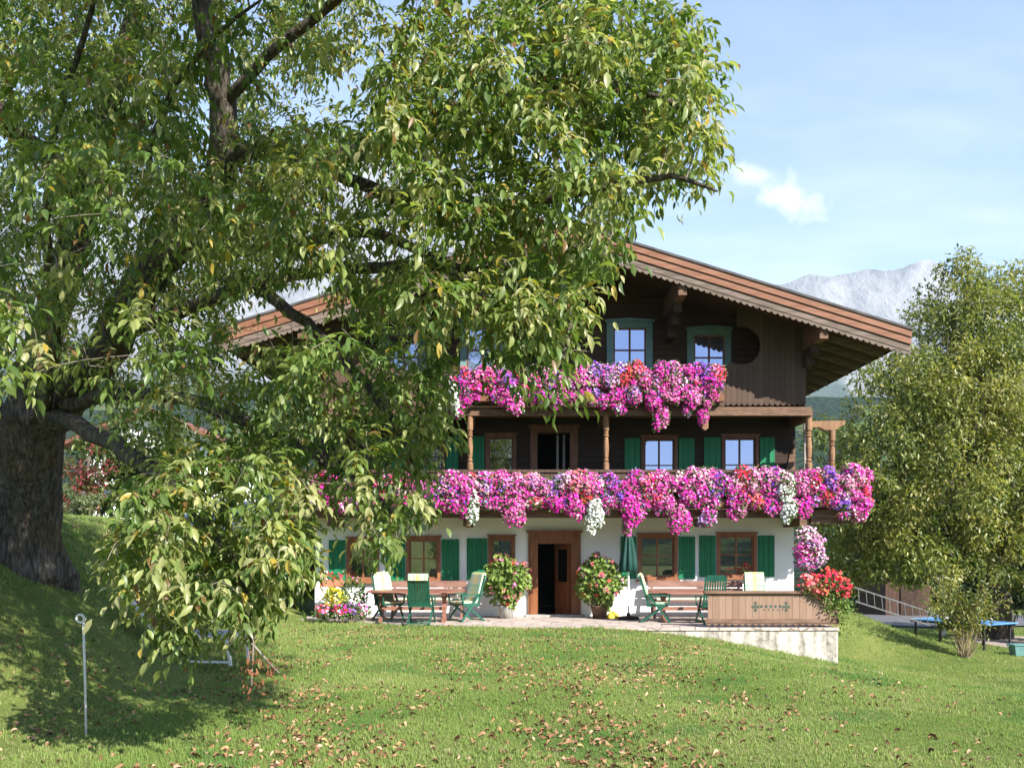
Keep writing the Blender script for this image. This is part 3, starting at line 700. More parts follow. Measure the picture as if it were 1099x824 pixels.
# upper balcony
UL, UR = X_(417, DB), X_(871, DB)
UL = 2 * XC - UR
s = MB(); s.box(UL, UR, DB, DW - .022, ZF2 + .02, ZF2 + .10); upb = s.build('balcony', M['beam'], house)
s = MB(); s.box(UL - .02, UR + .02, DB - .04, DB + .14, ZF2 - .12, ZF2 + .018); s.build('fascia', M['beam'], upb)
ul, ur = X_(478, DB), X_(778, DB)
ul = 2 * XC - ur
s = MB(); s.box(ul, ur, DB + .0, DB + .04, ZF2 + .12, ZF2 + .95); s.box(ul, ur, DB - .04, DB + .09, ZF2 + .953, ZF2 + 1.02); s.build('railing', M['clad'], upb)
for px_ in (757, 650.5, 504.5, 868):
    x = X_(px_, DB); s = MB(); s.prism([(x - .075, ZF2 - .123), (x - .075, ZF2 - .42), (x, ZF2 - .48), (x + .075, ZF2 - .42), (x + .075, ZF2 - .123)], DB + .0, DB + .13) if px_ == 757 else s.box(x - .085, x + .085, DB + .145, DW - .022, ZF2 - .22, ZF2 - .0); s.build('bracket', M['post'] if px_ == 757 else M['beam'], upb)
for sd in (1, -1):
    yq = DB + .48; pts = [(778, 432.5)]
    pts += [(778, 394)]
    cxp, cyp, rp_ = 795.5, 371, 20.5
    for k in range(0, 13):
        an = R(125 - k * 19); pts.append((cxp + rp_ * math.cos(an) * 1.0, cyp + rp_ * math.sin(an)))
    poly = [(X_(a, yq), Z_(b, yq)) for a, b in pts]
    xl = poly[-1][0]
    poly += [(xl, roof_z(xl) - .302), (UR, roof_z(UR) - .302), (UR, Z_(432.5, yq))]
    s = MB()
    # triangulate as vertical strips to keep the curved cut clean
    P2 = [(XC + sd * (x - XC), z) for x, z in poly]
    s.prism(P2, yq - .03, yq + .03)
    o = s.build('gable_screen', M['clad'], upb)
    s = MB(); x = X_(778, yq); k = 0
    while x < UR - .02:
        xe = min(UR, x + .14); z = Z_(432.5, yq) - .002
        pp = [(x, z)] + [(x + (xe - x) * i / 5, z - .015 - .05 * math.sin(math.pi * i / 5)) for i in range(6)] + [(xe, z)]
        s.prism([(XC + sd * (a - XC), b) for a, b in pp], yq - .025, yq + .025); x = xe
    s.build('scalloped_board', M['clad'], upb)
    xs_ = XC + sd * (UR - XC); s = MB(); s.box(min(xs_, xs_ - sd * .06), max(xs_, xs_ - sd * .06), yq + .032, DW - .022, ZF2 + .12, roof_z(UR) - .302); s.build('end_screen', M['clad'], upb)
# sunlight put into shape and colour: lighter diagonal plate at the middle storey corner
s = MB(); s.prism([(XR - .45, ZF1 + .2), (XR + .02, ZF1 + .2), (XR + .02, ZF1 + 1.9), (XR - .12, ZF1 + 1.6)], DW - .06, DW - .023); s.build('sun_patch_plate', M['beam'], house)

# ------------------------------------------------------------------ terrace, retaining wall, balustrade
TF = 20.75
edge = [(-6.3, 24.4), (-6.0, 23.4), (-4.4, 22.9), (-3.3, 22.4), (-2.0, 21.6), (-.9, 21.1), (.4, 20.8), (1.8, TF), (7.29, TF), (7.29, 24.4)]
s = MB(); s.flat([(a, b) for a, b in edge], -.06, 0.0)
tag(s.build('terrace', M['pave']), kind='structure')
s = MB(); s.box(1.8, 7.27, TF + .03, TF + .33, -1.5, -.063); s.box(6.95, 7.27, TF + .331, DW - .003, -1.5, -.063)
rw = s.build('retaining_wall', M['stain']); tag(rw, 'low whitewashed retaining wall with dirt streaks below the terrace balustrade', 'wall')
bx0, bx1 = X_(757, TF + .1), X_(899.5, TF + .1); by = TF + .12
bl = thing('wooden_balustrade', 'low brown board balustrade with dark cut-out shapes at the terrace corner', 'balustrade', (bx0, by, 0))
s = MB(); s.box(bx0 + .06, bx1, by - .02, by + .02, .10, .72); s.box(bx1 - .04, bx1, by + .021, DW - 1.6, .10, .72); s.build('board_panel', boards('weathered_balustrade_boards', (.20, .125, .085), (.30, .20, .145), 0, .15, .06, dark=.45, grain=(6, 1, .6)), bl)
mb_ = mat('weathered_rail', (.13, .075, .05), (.21, .13, .09), 5, .7, .15, 20, (.5, 3, 3))
s = MB(); s.box(bx0 - .03, bx1 + .05, by - .09, by + .09, .76, .815); s.box(bx0, bx1 + .02, by - .05, by + .05, .722, .758); s.box(bx1 - .1, bx1 + .05, by + .091, DW - 1.6, .76, .815); s.build('top_rail', mb_, bl)
s = MB(); s.box(bx0 + .0, bx1 + .02, by - .05, by - .021, .10, .19); x = bx0
while x < bx1: s.prism([(x, .098)] + [(x + .15 * i / 5, .085 - .045 * math.sin(math.pi * i / 5)) for i in range(6)] + [(x + .15, .098)], by - .04, by - .015); x += .15
s.build('bottom_rail', mb_, bl)
s = MB()
def disc(s, x, z, r, y, n=10): s.prism([(x + r * math.cos(2 * math.pi * k / n), z + r * math.sin(2 * math.pi * k / n)) for k in range(n)], y - .004, y)
def PX(p): return X_(p, by)
yq = by - .0205
for px_ in (810.5, 843.5):
    x = PX(px_); z = .46
    for dx, dz in ((0, .085), (-.055, .0), (.055, 0), (0, -.075)): disc(s, x + dx, z + dz, .036, yq)
    s.box(x - .012, x + .012, yq - .006, yq - .0045, z - .06, z + .07)
for k, px_ in enumerate((817, 822, 827, 832, 837)):
    disc(s, PX(px_), .47, .034, yq); disc(s, PX(px_ + 2.5), .395, .018, yq)
s.build('cutout_plate', mat('painted_hole_shade', (.05, .07, .05), (.07, .10, .08), 6, .9), bl)  # thin dark plates, no real holes: the shade behind is in their colour

# ------------------------------------------------------------------ flowers
PAL = {'m': (.72, .045, .42), 'p': (.82, .24, .52), 'v': (.27, .09, .58), 'l': (.50, .30, .66), 'w': (.82, .82, .80), 'r': (.72, .05, .09), 's': (.82, .22, .24), 'y': (.80, .60, .05), 'k': (.82, .50, .62), 'o': (.76, .13, .08)}
def bloom_cloud(clumps, dens=620, r=(.022, .038)):
    """clumps: (x, y, z, rx, ry, rz, colours) -> blossom and leaf arrays on the outer shell"""
    bp, bn, bs, bc, lp, ln, lf, ls, lc = [], [], [], [], [], [], [], [], []
    for (x, y, z, rx, ry, rz, cols) in clumps:
        area = 2.2 * (rx * rz + .5 * rx * ry + .5 * ry * rz)
        n = int(dens * area * 1.0) + 6
        q = nrm(rng.normal(size=(n, 3))); q[:, 1] = np.where(q[:, 1] > .45, -q[:, 1], q[:, 1])
        rad = rng.uniform(.72, 1.10, n)[:, None]
        p = np.array([x, y, z]) + q * rad * np.array([rx, ry, rz])
        bp.append(p); bn.append(nrm(q * np.array([1 / rx, 1 / ry, 1 / rz]) * min(rx, ry, rz) + rng.normal(size=(n, 3)) * .35 + np.array([.1, -.45, .25])))
        bs.append(rng.uniform(r[0], r[1], n))
        w_ = [3 if c.isupper() else 1 for c in cols]
        ci = rng.choice(len(cols), n, p=np.array(w_) / sum(w_))
        pal = np.array([PAL[c.lower()] for c in cols])
        bc.append(np.clip(pal[ci] * rng.uniform(.75, 1.2, (n, 1)) + rng.normal(size=(n, 3)) * .02, .01, .9))
        m = int(n * 1.0); q = nrm(rng.normal(size=(m, 3))); q[:, 1] = np.where(q[:, 1] > .5, -q[:, 1], q[:, 1])
        p = np.array([x, y, z]) + q * rng.uniform(.45, 1.02, m)[:, None] * np.array([rx, ry, rz])
        lp.append(p); lf.append(q + rng.normal(size=(m, 3)) * .6 + np.array([0, 0, -.2])); ln.append(rng.normal(size=(m, 3)) * .5 + np.array([0, -.6, .8]))
        ls.append(rng.uniform(.05, .085, m)); lc.append(np.clip(np.array([.06, .13, .03]) * rng.uniform(.6, 1.7, (m, 1)) + np.array([.02, .01, 0]) * rng.random((m, 1)), 0, 1))
    c = np.concatenate
    return (c(bp), c(bn), c(bs), c(bc)), (c(lp), c(lf), c(ln), c(ls), c(lc))
def perp(n_):
    a = rng.normal(size=n_.shape); return nrm(a - n_ * np.sum(a * n_, 1, keepdims=True))
def plant_parts(root, clumps, dens=620, r=(.022, .038)):
    b, l = bloom_cloud(clumps, dens, r)
    scatter('foliage', *KITE, l[0], l[1], l[2], l[3], l[4], M['leaf_dull'], root)
    scatter('blossoms', *BLOOM, b[0], perp(b[1]), b[1], b[2], b[3], M['petal'], root)
def flower_box(x0, x1, y, z, clumps, label, group, side=False):
    r_ = thing('flower_box', label, 'flower box', ((x0 + x1) / 2, y, z), 0, group)
    s = MB()
    if side: s.box(x0, x0 + .22, y, y + 1.0, z, z + .2)
    else:
        s.box(x0 + .01, x1 - .01, y - .20, y - .18, z, z + .2); s.box(x0 + .01, x1 - .01, y - .02, y - .0, z, z + .2); s.box(x0 + .01, x0 + .03, y - .179, y - .021, z, z + .2); s.box(x1 - .03, x1 - .01, y - .179, y - .021, z, z + .2); s.box(x0 + .031, x1 - .031, y - .179, y - .021, z, z + .15)
    s.build('trough', M['trough'], r_)
    base = []
    for k in range(9):
        bxx = x0 + (x1 - x0) * (k % 5 + .5) / 5 + rng.normal() * .03; rr_ = rng.uniform(.12, .17)
        base.append((bxx, y - .20, z + (.42 if k < 5 else .12) + rng.normal() * .05, rr_, .15, rr_ * 1.15, ('Mmp', 'MMp', 'Mvl', 'Mrp', 'Mvp')[int(rng.integers(5))]))
    plant_parts(r_, split(clumps) + ([] if side else base))
    return r_
def split(cl):
    out = []
    for (x, y, z, rx, ry, rz, cols) in cl:
        for k in range(5):
            q = rng.normal(size=3); cc = (''.join(c for c in cols if rng.random() < .6) or cols) + ('mmp' if 'W' not in cols and rng.random() < .5 else '')
            if rng.random() < .3 and 'W' not in cols: cc += 'pmklv'[int(rng.integers(5))]
            f = rng.uniform(.5, .8); q = np.clip(q, -1.1, 1.1); out.append((x + q[0] * rx * .55, y + q[1] * .05 - (.12 if 'W' in cols else 0), z + (q[2] - .1) * rz * .42, rx * f, ry * f * 1.2, rz * f * .95, cc))
    return out
def C(px, py, rx, ry, cols, d=22.72, deep=None):
    k = d / F
    return (X_(px, d), d + (0 if ry < 16 else .02), Z_(py, d), rx * k, deep or max(.13, min(.30, rx * k * .8)), ry * k, cols)
GL = 'flower boxes along the middle balcony'
LOW = [ # px0, px1, clumps, label
 (336, 380, [(347, 520, 14, 13, 'mpr'), (362, 524, 13, 14, 'Mpv'), (374, 528, 12, 15, 'wkp'), (352, 536, 9, 8, 'm'), (368, 545, 8, 8, 'w')], 'pink and white flower box behind hanging leaves at the far left of the middle balcony'),
 (380, 424, [(390, 520, 14, 13, 'Mpr'), (408, 522, 14, 14, 'pmr'), (398, 536, 11, 9, 'Mv'), (418, 532, 9, 12, 'mk')], 'flower box veiled by walnut leaves above the window left of the patio'),
 (424, 468, [(434, 520, 14, 14, 'pks'), (450, 520, 14, 14, 'mp'), (438, 538, 10, 10, 'Mr'), (460, 534, 10, 12, 'mv')], 'magenta and pale pink flower box above the window behind the left table'),
 (468, 512, [(478, 519, 13, 14, 'vpk'), (494, 526, 14, 18, 'Mp'), (503, 515, 10, 12, 'pkr'), (484, 540, 9, 10, 'm'), (507, 546, 7, 19, 'W'), (498, 542, 7, 12, 'm')], 'magenta flower box with a white tail beside the left balcony bracket'),
 (512, 556, [(521, 518, 13, 13, 'kpsl'), (538, 520, 14, 15, 'pvr'), (552, 522, 10, 14, 'pk'), (528, 536, 11, 10, 'vl'), (548, 541, 12, 19, 'Mp'), (556, 556, 7, 9, 'm')], 'pink and violet flower box with a magenta tuft hanging over the narrow ground floor window'),
 (556, 600, [(565, 516, 12, 12, 'spk'), (580, 518, 13, 14, 'Vkp'), (594, 520, 12, 14, 'vl'), (572, 534, 12, 9, 'kr'), (590, 536, 11, 11, 'vmp')], 'flower box of salmon and violet blooms right above the front door'),
 (600, 644, [(608, 514, 12, 12, 'skp'), (622, 520, 13, 15, 'rps'), (636, 520, 12, 14, 'pk'), (613, 542, 12, 20, 'Mp'), (627, 538, 8, 9, 'ro'), (640, 548, 9, 21, 'W')], 'flower box with one white and one magenta tail between front door and parasol'),
 (644, 688, [(652, 520, 10, 14, 'vpl'), (664, 524, 11, 16, 'vm'), (678, 520, 13, 16, 'pM'), (655, 540, 9, 11, 'l'), (676, 545, 15, 21, 'Mp'), (674, 564, 7, 12, 'm')], 'magenta flower box drooping lowest, straight above the folded parasol'),
 (688, 732, [(696, 518, 12, 13, 'rsk'), (710, 517, 13, 14, 'pkm'), (724, 518, 12, 15, 'Mk'), (699, 536, 10, 11, 'Ros'), (716, 540, 12, 16, 'Mp'), (730, 551, 11, 18, 'Mp')], 'orange red and magenta flower box above the window right of the parasol'),
 (732, 776, [(740, 514, 12, 13, 'kpm'), (753, 514, 13, 14, 'pk'), (768, 516, 13, 16, 'Vp'), (744, 534, 13, 15, 'Mp'), (760, 536, 11, 16, 'lvk'), (758, 553, 9, 10, 'l')], 'pink and lavender flower box above the right balcony bracket'),
 (776, 820, [(784, 518, 13, 15, 'Mpk'), (800, 516, 13, 15, 'sRp'), (814, 516, 12, 14, 'kp'), (790, 538, 13, 16, 'Mp'), (806, 534, 10, 11, 'Ros'), (788, 551, 8, 9, 'm')], 'red and magenta flower box above the rightmost ground floor window'),
 (820, 858, [(826, 514, 12, 15, 'Vkl'), (828, 538, 12, 15, 'vlm'), (843, 514, 9, 15, 'Wk'), (843, 534, 11, 18, 'W'), (846, 552, 7, 11, 'W'), (854, 518, 8, 12, 'mk')], 'violet flower box with the broad white curtain of blooms beside the house corner'),
 (858, 902, [(866, 518, 12, 15, 'Mp'), (880, 514, 12, 14, 'rmk'), (896, 515, 12, 15, 'Vlp'), (866, 540, 12, 15, 'Mm'), (886, 533, 11, 11, 'Rs'), (898, 536, 12, 10, 'vl')], 'magenta, red and violet flower box jutting out beyond the house wall'),
]
for (a, b, cl, lb) in LOW:
    flower_box(X_(a, DB - .07), X_(b, DB - .07), DB - .07, ZF1 + .16, [C(*c) for c in cl], lb, GL)
flower_box(BXR + .062, BXR + .3, DB + .05, ZF1 + .16,
           [C(914, 512, 13, 14, 'vpk', 22.9, .4), (BXR + .35, 23.3, Z_(514, 23), .30, .45, .38, 'pkr'), (BXR + .42, 23.5, Z_(530, 23), .32, .5, .36, 'Rpk'), (BXR + .25, 23.0, Z_(538, 23), .3, .35, .28, 'Mp'), (BXR + .12, 22.9, Z_(548, 23), .2, .25, .26, 'Mk'), (BXR - .1, 22.85, Z_(551, 23), .18, .2, .14, 'kl')],
           'rounded pink and red flower box at the outer right end of the balcony', GL, True)
GU = 'flower boxes along the top balcony'
UPP = [
 (483, 526, [(494, 405, 9, 13, 'mvr'), (506, 408, 12, 14, 'Mrp'), (520, 404, 11, 13, 'srm'), (488, 428, 6, 20, 'W'), (500, 426, 9, 14, 'Mp'), (493, 440, 6, 10, 'wm')], 'top balcony flower box with a white tail at its left end'),
 (526, 567, [(534, 404, 11, 13, 'pv'), (548, 407, 12, 14, 'Vmp'), (560, 409, 10, 12, 'Rm'), (544, 425, 12, 11, 'Mp'), (553, 436, 8, 8, 'mp')], 'top balcony flower box with violet and red blooms left of the hanging leaves'),
 (567, 609, [(576, 406, 12, 13, 'mpr'), (592, 407, 12, 13, 'pvk'), (602, 408, 11, 13, 'mk'), (580, 424, 11, 10, 'Mv'), (598, 426, 10, 10, 'pm')], 'top balcony flower box half covered by hanging walnut leaves above the balcony door'),
 (609, 651, [(618, 406, 12, 13, 'pm'), (633, 404, 12, 14, 'Mvk'), (646, 403, 11, 14, 'Vlp'), (622, 424, 11, 11, 'Mp'), (640, 424, 11, 12, 'vml')], 'top balcony flower box of pink and violet above the turned post'),
 (651, 692, [(660, 402, 12, 14, 'vlk'), (676, 400, 13, 14, 'Rso'), (688, 406, 10, 13, 'pr'), (660, 424, 12, 14, 'Mm'), (676, 422, 12, 11, 'kpl'), (668, 436, 8, 8, 'wv')], 'top balcony flower box with the orange red cluster below the left gable window'),
 (692, 734, [(702, 404, 12, 14, 'pkM'), (716, 402, 13, 14, 'kp'), (728, 402, 11, 14, 'kpl'), (706, 424, 12, 15, 'Mp'), (722, 422, 12, 12, 'pk'), (709, 444, 8, 15, 'Mp')], 'pale pink top balcony flower box with a long magenta tail between the gable windows'),
 (734, 776, [(742, 402, 12, 14, 'vMp'), (756, 404, 11, 15, 'Mv'), (769, 402, 10, 16, 'Rs'), (748, 424, 12, 14, 'Mp'), (764, 424, 9, 14, 'rmp'), (754, 442, 7, 12, 'm'), (737, 440, 5, 7, 'l')], 'top balcony flower box ending in red blooms against the brown gable screen'),
]
for (a, b, cl, lb) in UPP:
    flower_box(X_(a, DB - .07), X_(b, DB - .07), DB - .07, ZF2 + .20, [C(*c) for c in cl], lb, GU)

# hanging basket and corner tub
hb = thing('hanging_basket', 'hanging ball of pink and lilac petunias at the right house corner', 'flower basket', tuple(P(868, 600, 22.6)))
c0 = P(868, 597, 22.6)
s = MB(); s.lathe([(.05, c0.z - .12), (.15, c0.z - .05), (.19, c0.z + .08), (.20, c0.z + .12)], c0.x, c0.y, 12); s.build('basket', M['trough'], hb)
s = MB(); zt = ZF1 - .24
for k in range(3):
    a = k * 2.094; s.tube([(c0.x + .19 * math.cos(a), c0.y + .19 * math.sin(a), c0.z + .12), (c0.x, DB + .08, zt)], .006, 5)
s.build('chain', M['iron'], hb)
plant_parts(hb, [C(866, 574, 12, 10, 'kpw', 22.6, .25), C(872, 583, 14, 12, 'klp', 22.6, .3), C(862, 592, 11, 12, 'Mk', 22.6, .26), C(876, 598, 11, 11, 'lkp', 22.6, .26), C(866, 603, 13, 10, 'pml', 22.6, .26)])
tb = thing('flower_tub', 'wooden tub of red geraniums with trailing greenery on the balustrade corner', 'flower tub', (bx1 - .1, by + .1, .82))
s = MB(); s.box(bx1 - .72, bx1 + .12, by - .14, by + .16, .82, 1.0); s.build('trough', M['trough'], tb)
dd = by
plant_parts(tb, [C(890, 620, 15, 11, 'Ro', dd, .3), C(903, 630, 11, 12, 'rR', dd, .3), C(866, 625, 13, 10, 'sr', dd, .24), C(880, 634, 11, 9, 'so', dd, .24)], 260, (.03, .05))
gq = [C(886, 632, 20, 16, 'r', dd, .30), C(896, 652, 15, 14, 'r', dd, .26), C(900, 640, 12, 14, 'r', dd, .25), C(868, 632, 13, 10, 'r', dd, .2), C(905, 660, 8, 14, 'r', dd, .14), C(890, 646, 11, 10, 'r', dd, .2), C(909, 650, 7, 9, 'r', dd, .14), C(903, 674, 6, 10, 'r', dd, .1)]
_, l = bloom_cloud(gq, 420)
scatter('trailing_leaves', *KITE, l[0], l[1], l[2], l[3], np.clip(l[4] * np.array([1.5, 1.25, 1.0]), 0, 1), M['leaf_dull'], tb)

def geranium(px, label):
    d = 23.6; x, z = X_(px, d), 0.0
    r_ = thing('potted_geranium', label, 'potted plant', (x, d, 0), 0, 'geranium pots beside the front door')
    s = MB(); s.lathe([(.17, .004), (.21, .26), (.235, .30), (.235, .33), (.20, .33), (.18, .29)], x, d, 18); s.build('pot', M['stonepot'] if px < 600 else M['beam'], r_, smooth=True)
    s = MB()
    for k in range(9):
        a = k * .7; s.tube([(x + .1 * math.cos(a), d + .1 * math.sin(a), .33), (x + .25 * math.cos(a), d + .2 * math.sin(a), .7), (x + .4 * math.cos(a), d + .3 * math.sin(a), 1.15)], .012, 5)
    s.build('stems', M['stem'], r_)
    n = 1500; q = nrm(rng.normal(size=(n, 3))); rad = rng.uniform(.5, 1.02, n)[:, None]
    hh = q * rad; zz = hh[:, 2]; wid = .60 * (1 - .45 * np.clip(-zz, 0, 1)) * (1 + .13 * np.sin(6 * q[:, 0] + 5 * q[:, 2] + px))
    p = np.stack([x + hh[:, 0] * wid, d + hh[:, 1] * wid * .9, .90 + zz * .66 + .07 * np.sin(5 * hh[:, 0] + px)], 1)
    col = np.array([.14, .22, .055]) * rng.uniform(.55, 1.7, (n, 1)) + np.array([.07, .04, .0]) * rng.random((n, 1)) ** 2
    scatter('foliage', *LEAF, p, q + rng.normal(size=(n, 3)) * .7, q * .6 + rng.normal(size=(n, 3)) * .4 + np.array([0, -.2, .6]), np.stack([rng.uniform(.12, .19, n) * 1.5, rng.uniform(.09, .14, n), np.full(n, .1)], 1), col, M['leaf_dull'], r_)
    n = 46; q = nrm(rng.normal(size=(n, 3)) + np.array([0, -.5, .25])); zz = q[:, 2]
    wid = .64 * (1 - .42 * np.clip(-zz, 0, 1)); cpos = np.stack([x + q[:, 0] * wid, d + q[:, 1] * wid * .9, .92 + zz * .68 + .07 * np.sin(5 * q[:, 0] + px)], 1)
    k = 7; pos = np.repeat(cpos, k, 0) + rng.normal(size=(n * k, 3)) * .025; nn = np.repeat(q, k, 0) + rng.normal(size=(n * k, 3)) * .4; nn = nrm(nn)
    cc = np.repeat(np.array([PAL['s'], PAL['o'], PAL['p'], (.85, .35, .4)])[rng.integers(0, 4, n)], k, 0)
    scatter('blossoms', *BLOOM, pos, perp(nn), nn, rng.uniform(.02, .032, n * k), cc * rng.uniform(.8, 1.1, (n * k, 1)), M['petal'], r_)
geranium(543.5, 'big round geranium bush in a grey pot left of the front door')
geranium(643.5, 'big round geranium bush in a grey pot between front door and parasol')

# ------------------------------------------------------------------ patio furniture
def chair(label, cushion=True):
    r_ = thing('garden_chair', label, 'chair', (0, 0, 0), 0, 'green garden chairs on the terrace')
    G = M['chair']
    s = MB()
    for k in range(6): y = -.23 + k * .085; s.box(-.235, .235, y, y + .07, .405, .43)
    s.bar((-.25, -.25, .41), (-.25, .25, .40), .03, .05); s.bar((.25, -.25, .41), (.25, .25, .40), .03, .05); s.build('seat', G, r_, local=True)
    s = MB(); b0, b1 = Vector((0, .22, .42)), Vector((0, .44, 1.10)); up = (0, -1, .3)
    for sx_ in (-.235, .235): s.bar(b0 + Vector((sx_, 0, 0)), b1 + Vector((sx_, 0, 0)), .04, .03, up)
    for k in range(7):
        x = -.18 + k * .06; s.bar(b0 + (b1 - b0) * .08 + Vector((x, 0, 0)), b0 + (b1 - b0) * .93 + Vector((x, 0, 0)), .034, .016, up)
    for t in (.07, .93): q = b0 + (b1 - b0) * t; s.bar(q + Vector((-.215, 0, 0)), q + Vector((.215, 0, 0)), .022, .07, (b1 - b0).normalized())
    q = b1; s.bar(q + Vector((-.2, .0, .02)), q + Vector((.2, .0, .02)), .03, .05, (b1 - b0).normalized()); s.build('backrest', G, r_, local=True)
    for sx_ in (-.285, .285):
        s = MB(); s.bar((sx_, -.30, 0), (sx_, .20, .64), .035, .045, (0, 1, 0)); s.build('leg', G, r_, local=True)
        s = MB(); x2 = sx_ * .90; s.bar((x2, .40, 0), (x2, -.20, .43), .032, .042, (0, 1, 0)); s.build('leg', G, r_, local=True)
        s = MB(); s.bar((sx_, -.30, .645), (sx_, .32, .665), .055, .03); s.bar((sx_, -.29, .632), (sx_, -.24, .42), .03, .035, (0, 1, 0)); s.build('armrest', G, r_, local=True)
    s = MB(); s.bar((-.25, .385, .03), (.25, .385, .03), .03, .03); s.bar((-.28, -.28, .03), (.28, -.28, .03), .03, .03); s.build('stretcher', G, r_, local=True)
    if cushion:
        s = MB(); prof = [(-.25, .435), (-.27, .46), (-.25, .49), (.17, .49), (.36, 1.13), (.42, 1.19), (.475, 1.15), (.47, 1.02), (.448, 1.02), (.44, 1.115), (.41, 1.125), (.215, .46), (.2, .435)]
        n = len(prof); wd = .235
        xs_ = [-wd, -wd + .03, wd - .03, wd]; vs = []
        for i, x in enumerate(xs_):
            for (y, z) in prof:
                vs.append((x, y, z))
        fs = [tuple(range(n))[::-1], tuple(range(3 * n, 4 * n))]
        for a in range(3):
            for i in range(n):
                j = (i + 1) % n; fs.append((a * n + i, a * n + j, (a + 1) * n + j, (a + 1) * n + i))
        s.add(vs, fs); s.build('cushion', M['plaid'], r_, local=True, bevel=.014)
    return r_
ch0 = chair('plaid cushioned green chair facing forward at the left end of the left table')
bare = chair('green chair without cushion, back turned, beside the wooden balustrade', False)
def put(o, px, d, rz, label=None):
    o.location = (X_(px, d), d, 0.0); o.rotation_euler = (0, 0, rz)
    if label: o['label'] = label
put(ch0, 417, 22.75, R(35)); put(bare, 763, 21.9, R(183))
for px_, d, rz, lb in ((452, 21.95, R(176), 'plaid cushioned green chair with slatted back to the viewer, at the left table'),
                       (499, 22.7, R(-52), 'plaid cushioned green chair turned sideways at the right end of the left table'),
                       (706, 22.4, R(80), 'green chair with pale cushion in profile beside the parasol'),
                       (812, 22.6, R(-6), 'plaid cushioned green chair whose backrest rises above the wooden balustrade')):
    put(copy_tree(ch0), px_, d, rz, lb)
def table(x0, x1, y0, y1, label):
    xm, ym = (x0 + x1) / 2, (y0 + y1) / 2
    r_ = thing('patio_table', label, 'table', (xm, ym, 0), 0, 'wooden patio tables')
    s = MB(); n = 5
    for k in range(n): a = y0 + (y1 - y0) * k / n; s.box(x0, x1, a + .004, a + (y1 - y0) / n - .004, .71, .75)
    s.build('tabletop', M['tablewood'], r_)
    for x in (x0 + .32, x1 - .32):
        s = MB(); s.prism([(x - .05, .08), (x + .05, .08), (x + .035, .2), (x + .07, .36), (x + .035, .5), (x + .08, .64), (x - .08, .64), (x - .035, .5), (x - .07, .36), (x - .035, .2)], ym - .09, ym + .09)
        s.box(x - .045, x + .045, y0 + .06, y1 - .06, .003, .08); s.box(x - .045, x + .045, y0 + .06, y1 - .06, .642, .708)
        s.bar((x, ym - .09, .15), (x, y0 + .12, .05), .07, .07); s.build('leg', M['tablewood'], r_)
    s = MB(); s.box(x0 + .366, x1 - .366, ym - .03, ym + .03, .27, .36); s.build('stretcher', M['tablewood'], r_)
table(X_(396, 22.6), X_(491, 22.6), 22.2, 23.0, 'reddish wooden patio table with carved legs among three chairs left of the door')
table(X_(698, 22.4), X_(790, 22.4), 22.1, 22.9, 'reddish wooden patio table right of the parasol, partly behind the balustrade')
def bench(x0, x1, label):
    y0 = 23.55; r_ = thing('wooden_bench', label, 'bench', ((x0 + x1) / 2, y0, 0), 0, 'wooden benches against the house wall')
    s = MB(); s.box(x0, x1, y0, y0 + .14, .42, .455); s.box(x0, x1, y0 + .15, y0 + .29, .42, .455); s.box(x0, x1, y0 + .30, y0 + .44, .42, .455); s.build('seat', M['benchwood'], r_)
    s = MB(); s.bar((x0, y0 + .52, .66), (x1, y0 + .52, .66), .03, .16, (0, .1, 1)); s.bar((x0, y0 + .55, .85), (x1, y0 + .55, .85), .03, .17, (0, .1, 1)); s.build('backrest', M['benchwood'], r_)
    for x in (x0 + .1, x1 - .1):
        s = MB(); s.box(x - .03, x + .03, y0 + .02, y0 + .09, .003, .418); s.bar((x, y0 + .44, .0), (x, y0 + .58, .93), .06, .06, (0, 1, 0)); s.box(x - .03, x + .03, y0 + .02, y0 + .44, .36, .418); s.build('leg', M['benchwood'], r_)
    s = MB(); s.box(x0 + .15, x1 - .15, y0 + .03, y0 + .42, .458, .51); s.build('seat_pad', M['seatpad'], r_, bevel=.015)
bench(X_(418, 23.8), X_(500, 23.8), 'brown wooden bench against the wall behind the left table')
bench(X_(697, 23.8), X_(800, 23.8), 'brown wooden bench against the wall behind the right table')
# parasol
um = thing('parasol', 'folded dark green parasol on a white pole right of the front door', 'parasol', (X_(674.5, 23.3), 23.3, 0))
ux, uy = X_(674.5, 23.3), 23.3
s = MB(); s.lathe([(.26, .004), (.27, .05), (.20, .075), (.05, .09), (.045, .16)], ux, uy, 20); s.build('base', M['beam_dark'], um, smooth=True)
s = MB(); s.tube([(ux, uy, .1), (ux, uy, 2.32)], .022, 10); s.build('pole', M['white'], um)
z0, z1 = Z_(613, 23.3), Z_(562, 23.3)
prof = [(.15, z0), (.20, z0 + .03), (.19, z0 + .22), (.15, z0 + .5), (.11, z0 + .78), (.07, z0 + 1.05), (.035, z1 - .03), (.012, z1)]
s = MB(); s.lathe(prof, ux, uy, 48, .20, 8); s.build('canopy', M['parasol'], um, smooth=True)
s = MB(); s.lathe([(.012, z1), (.02, z1 + .03), (.006, z1 + .09)], ux, uy, 8); s.build('finial', M['white'], um)
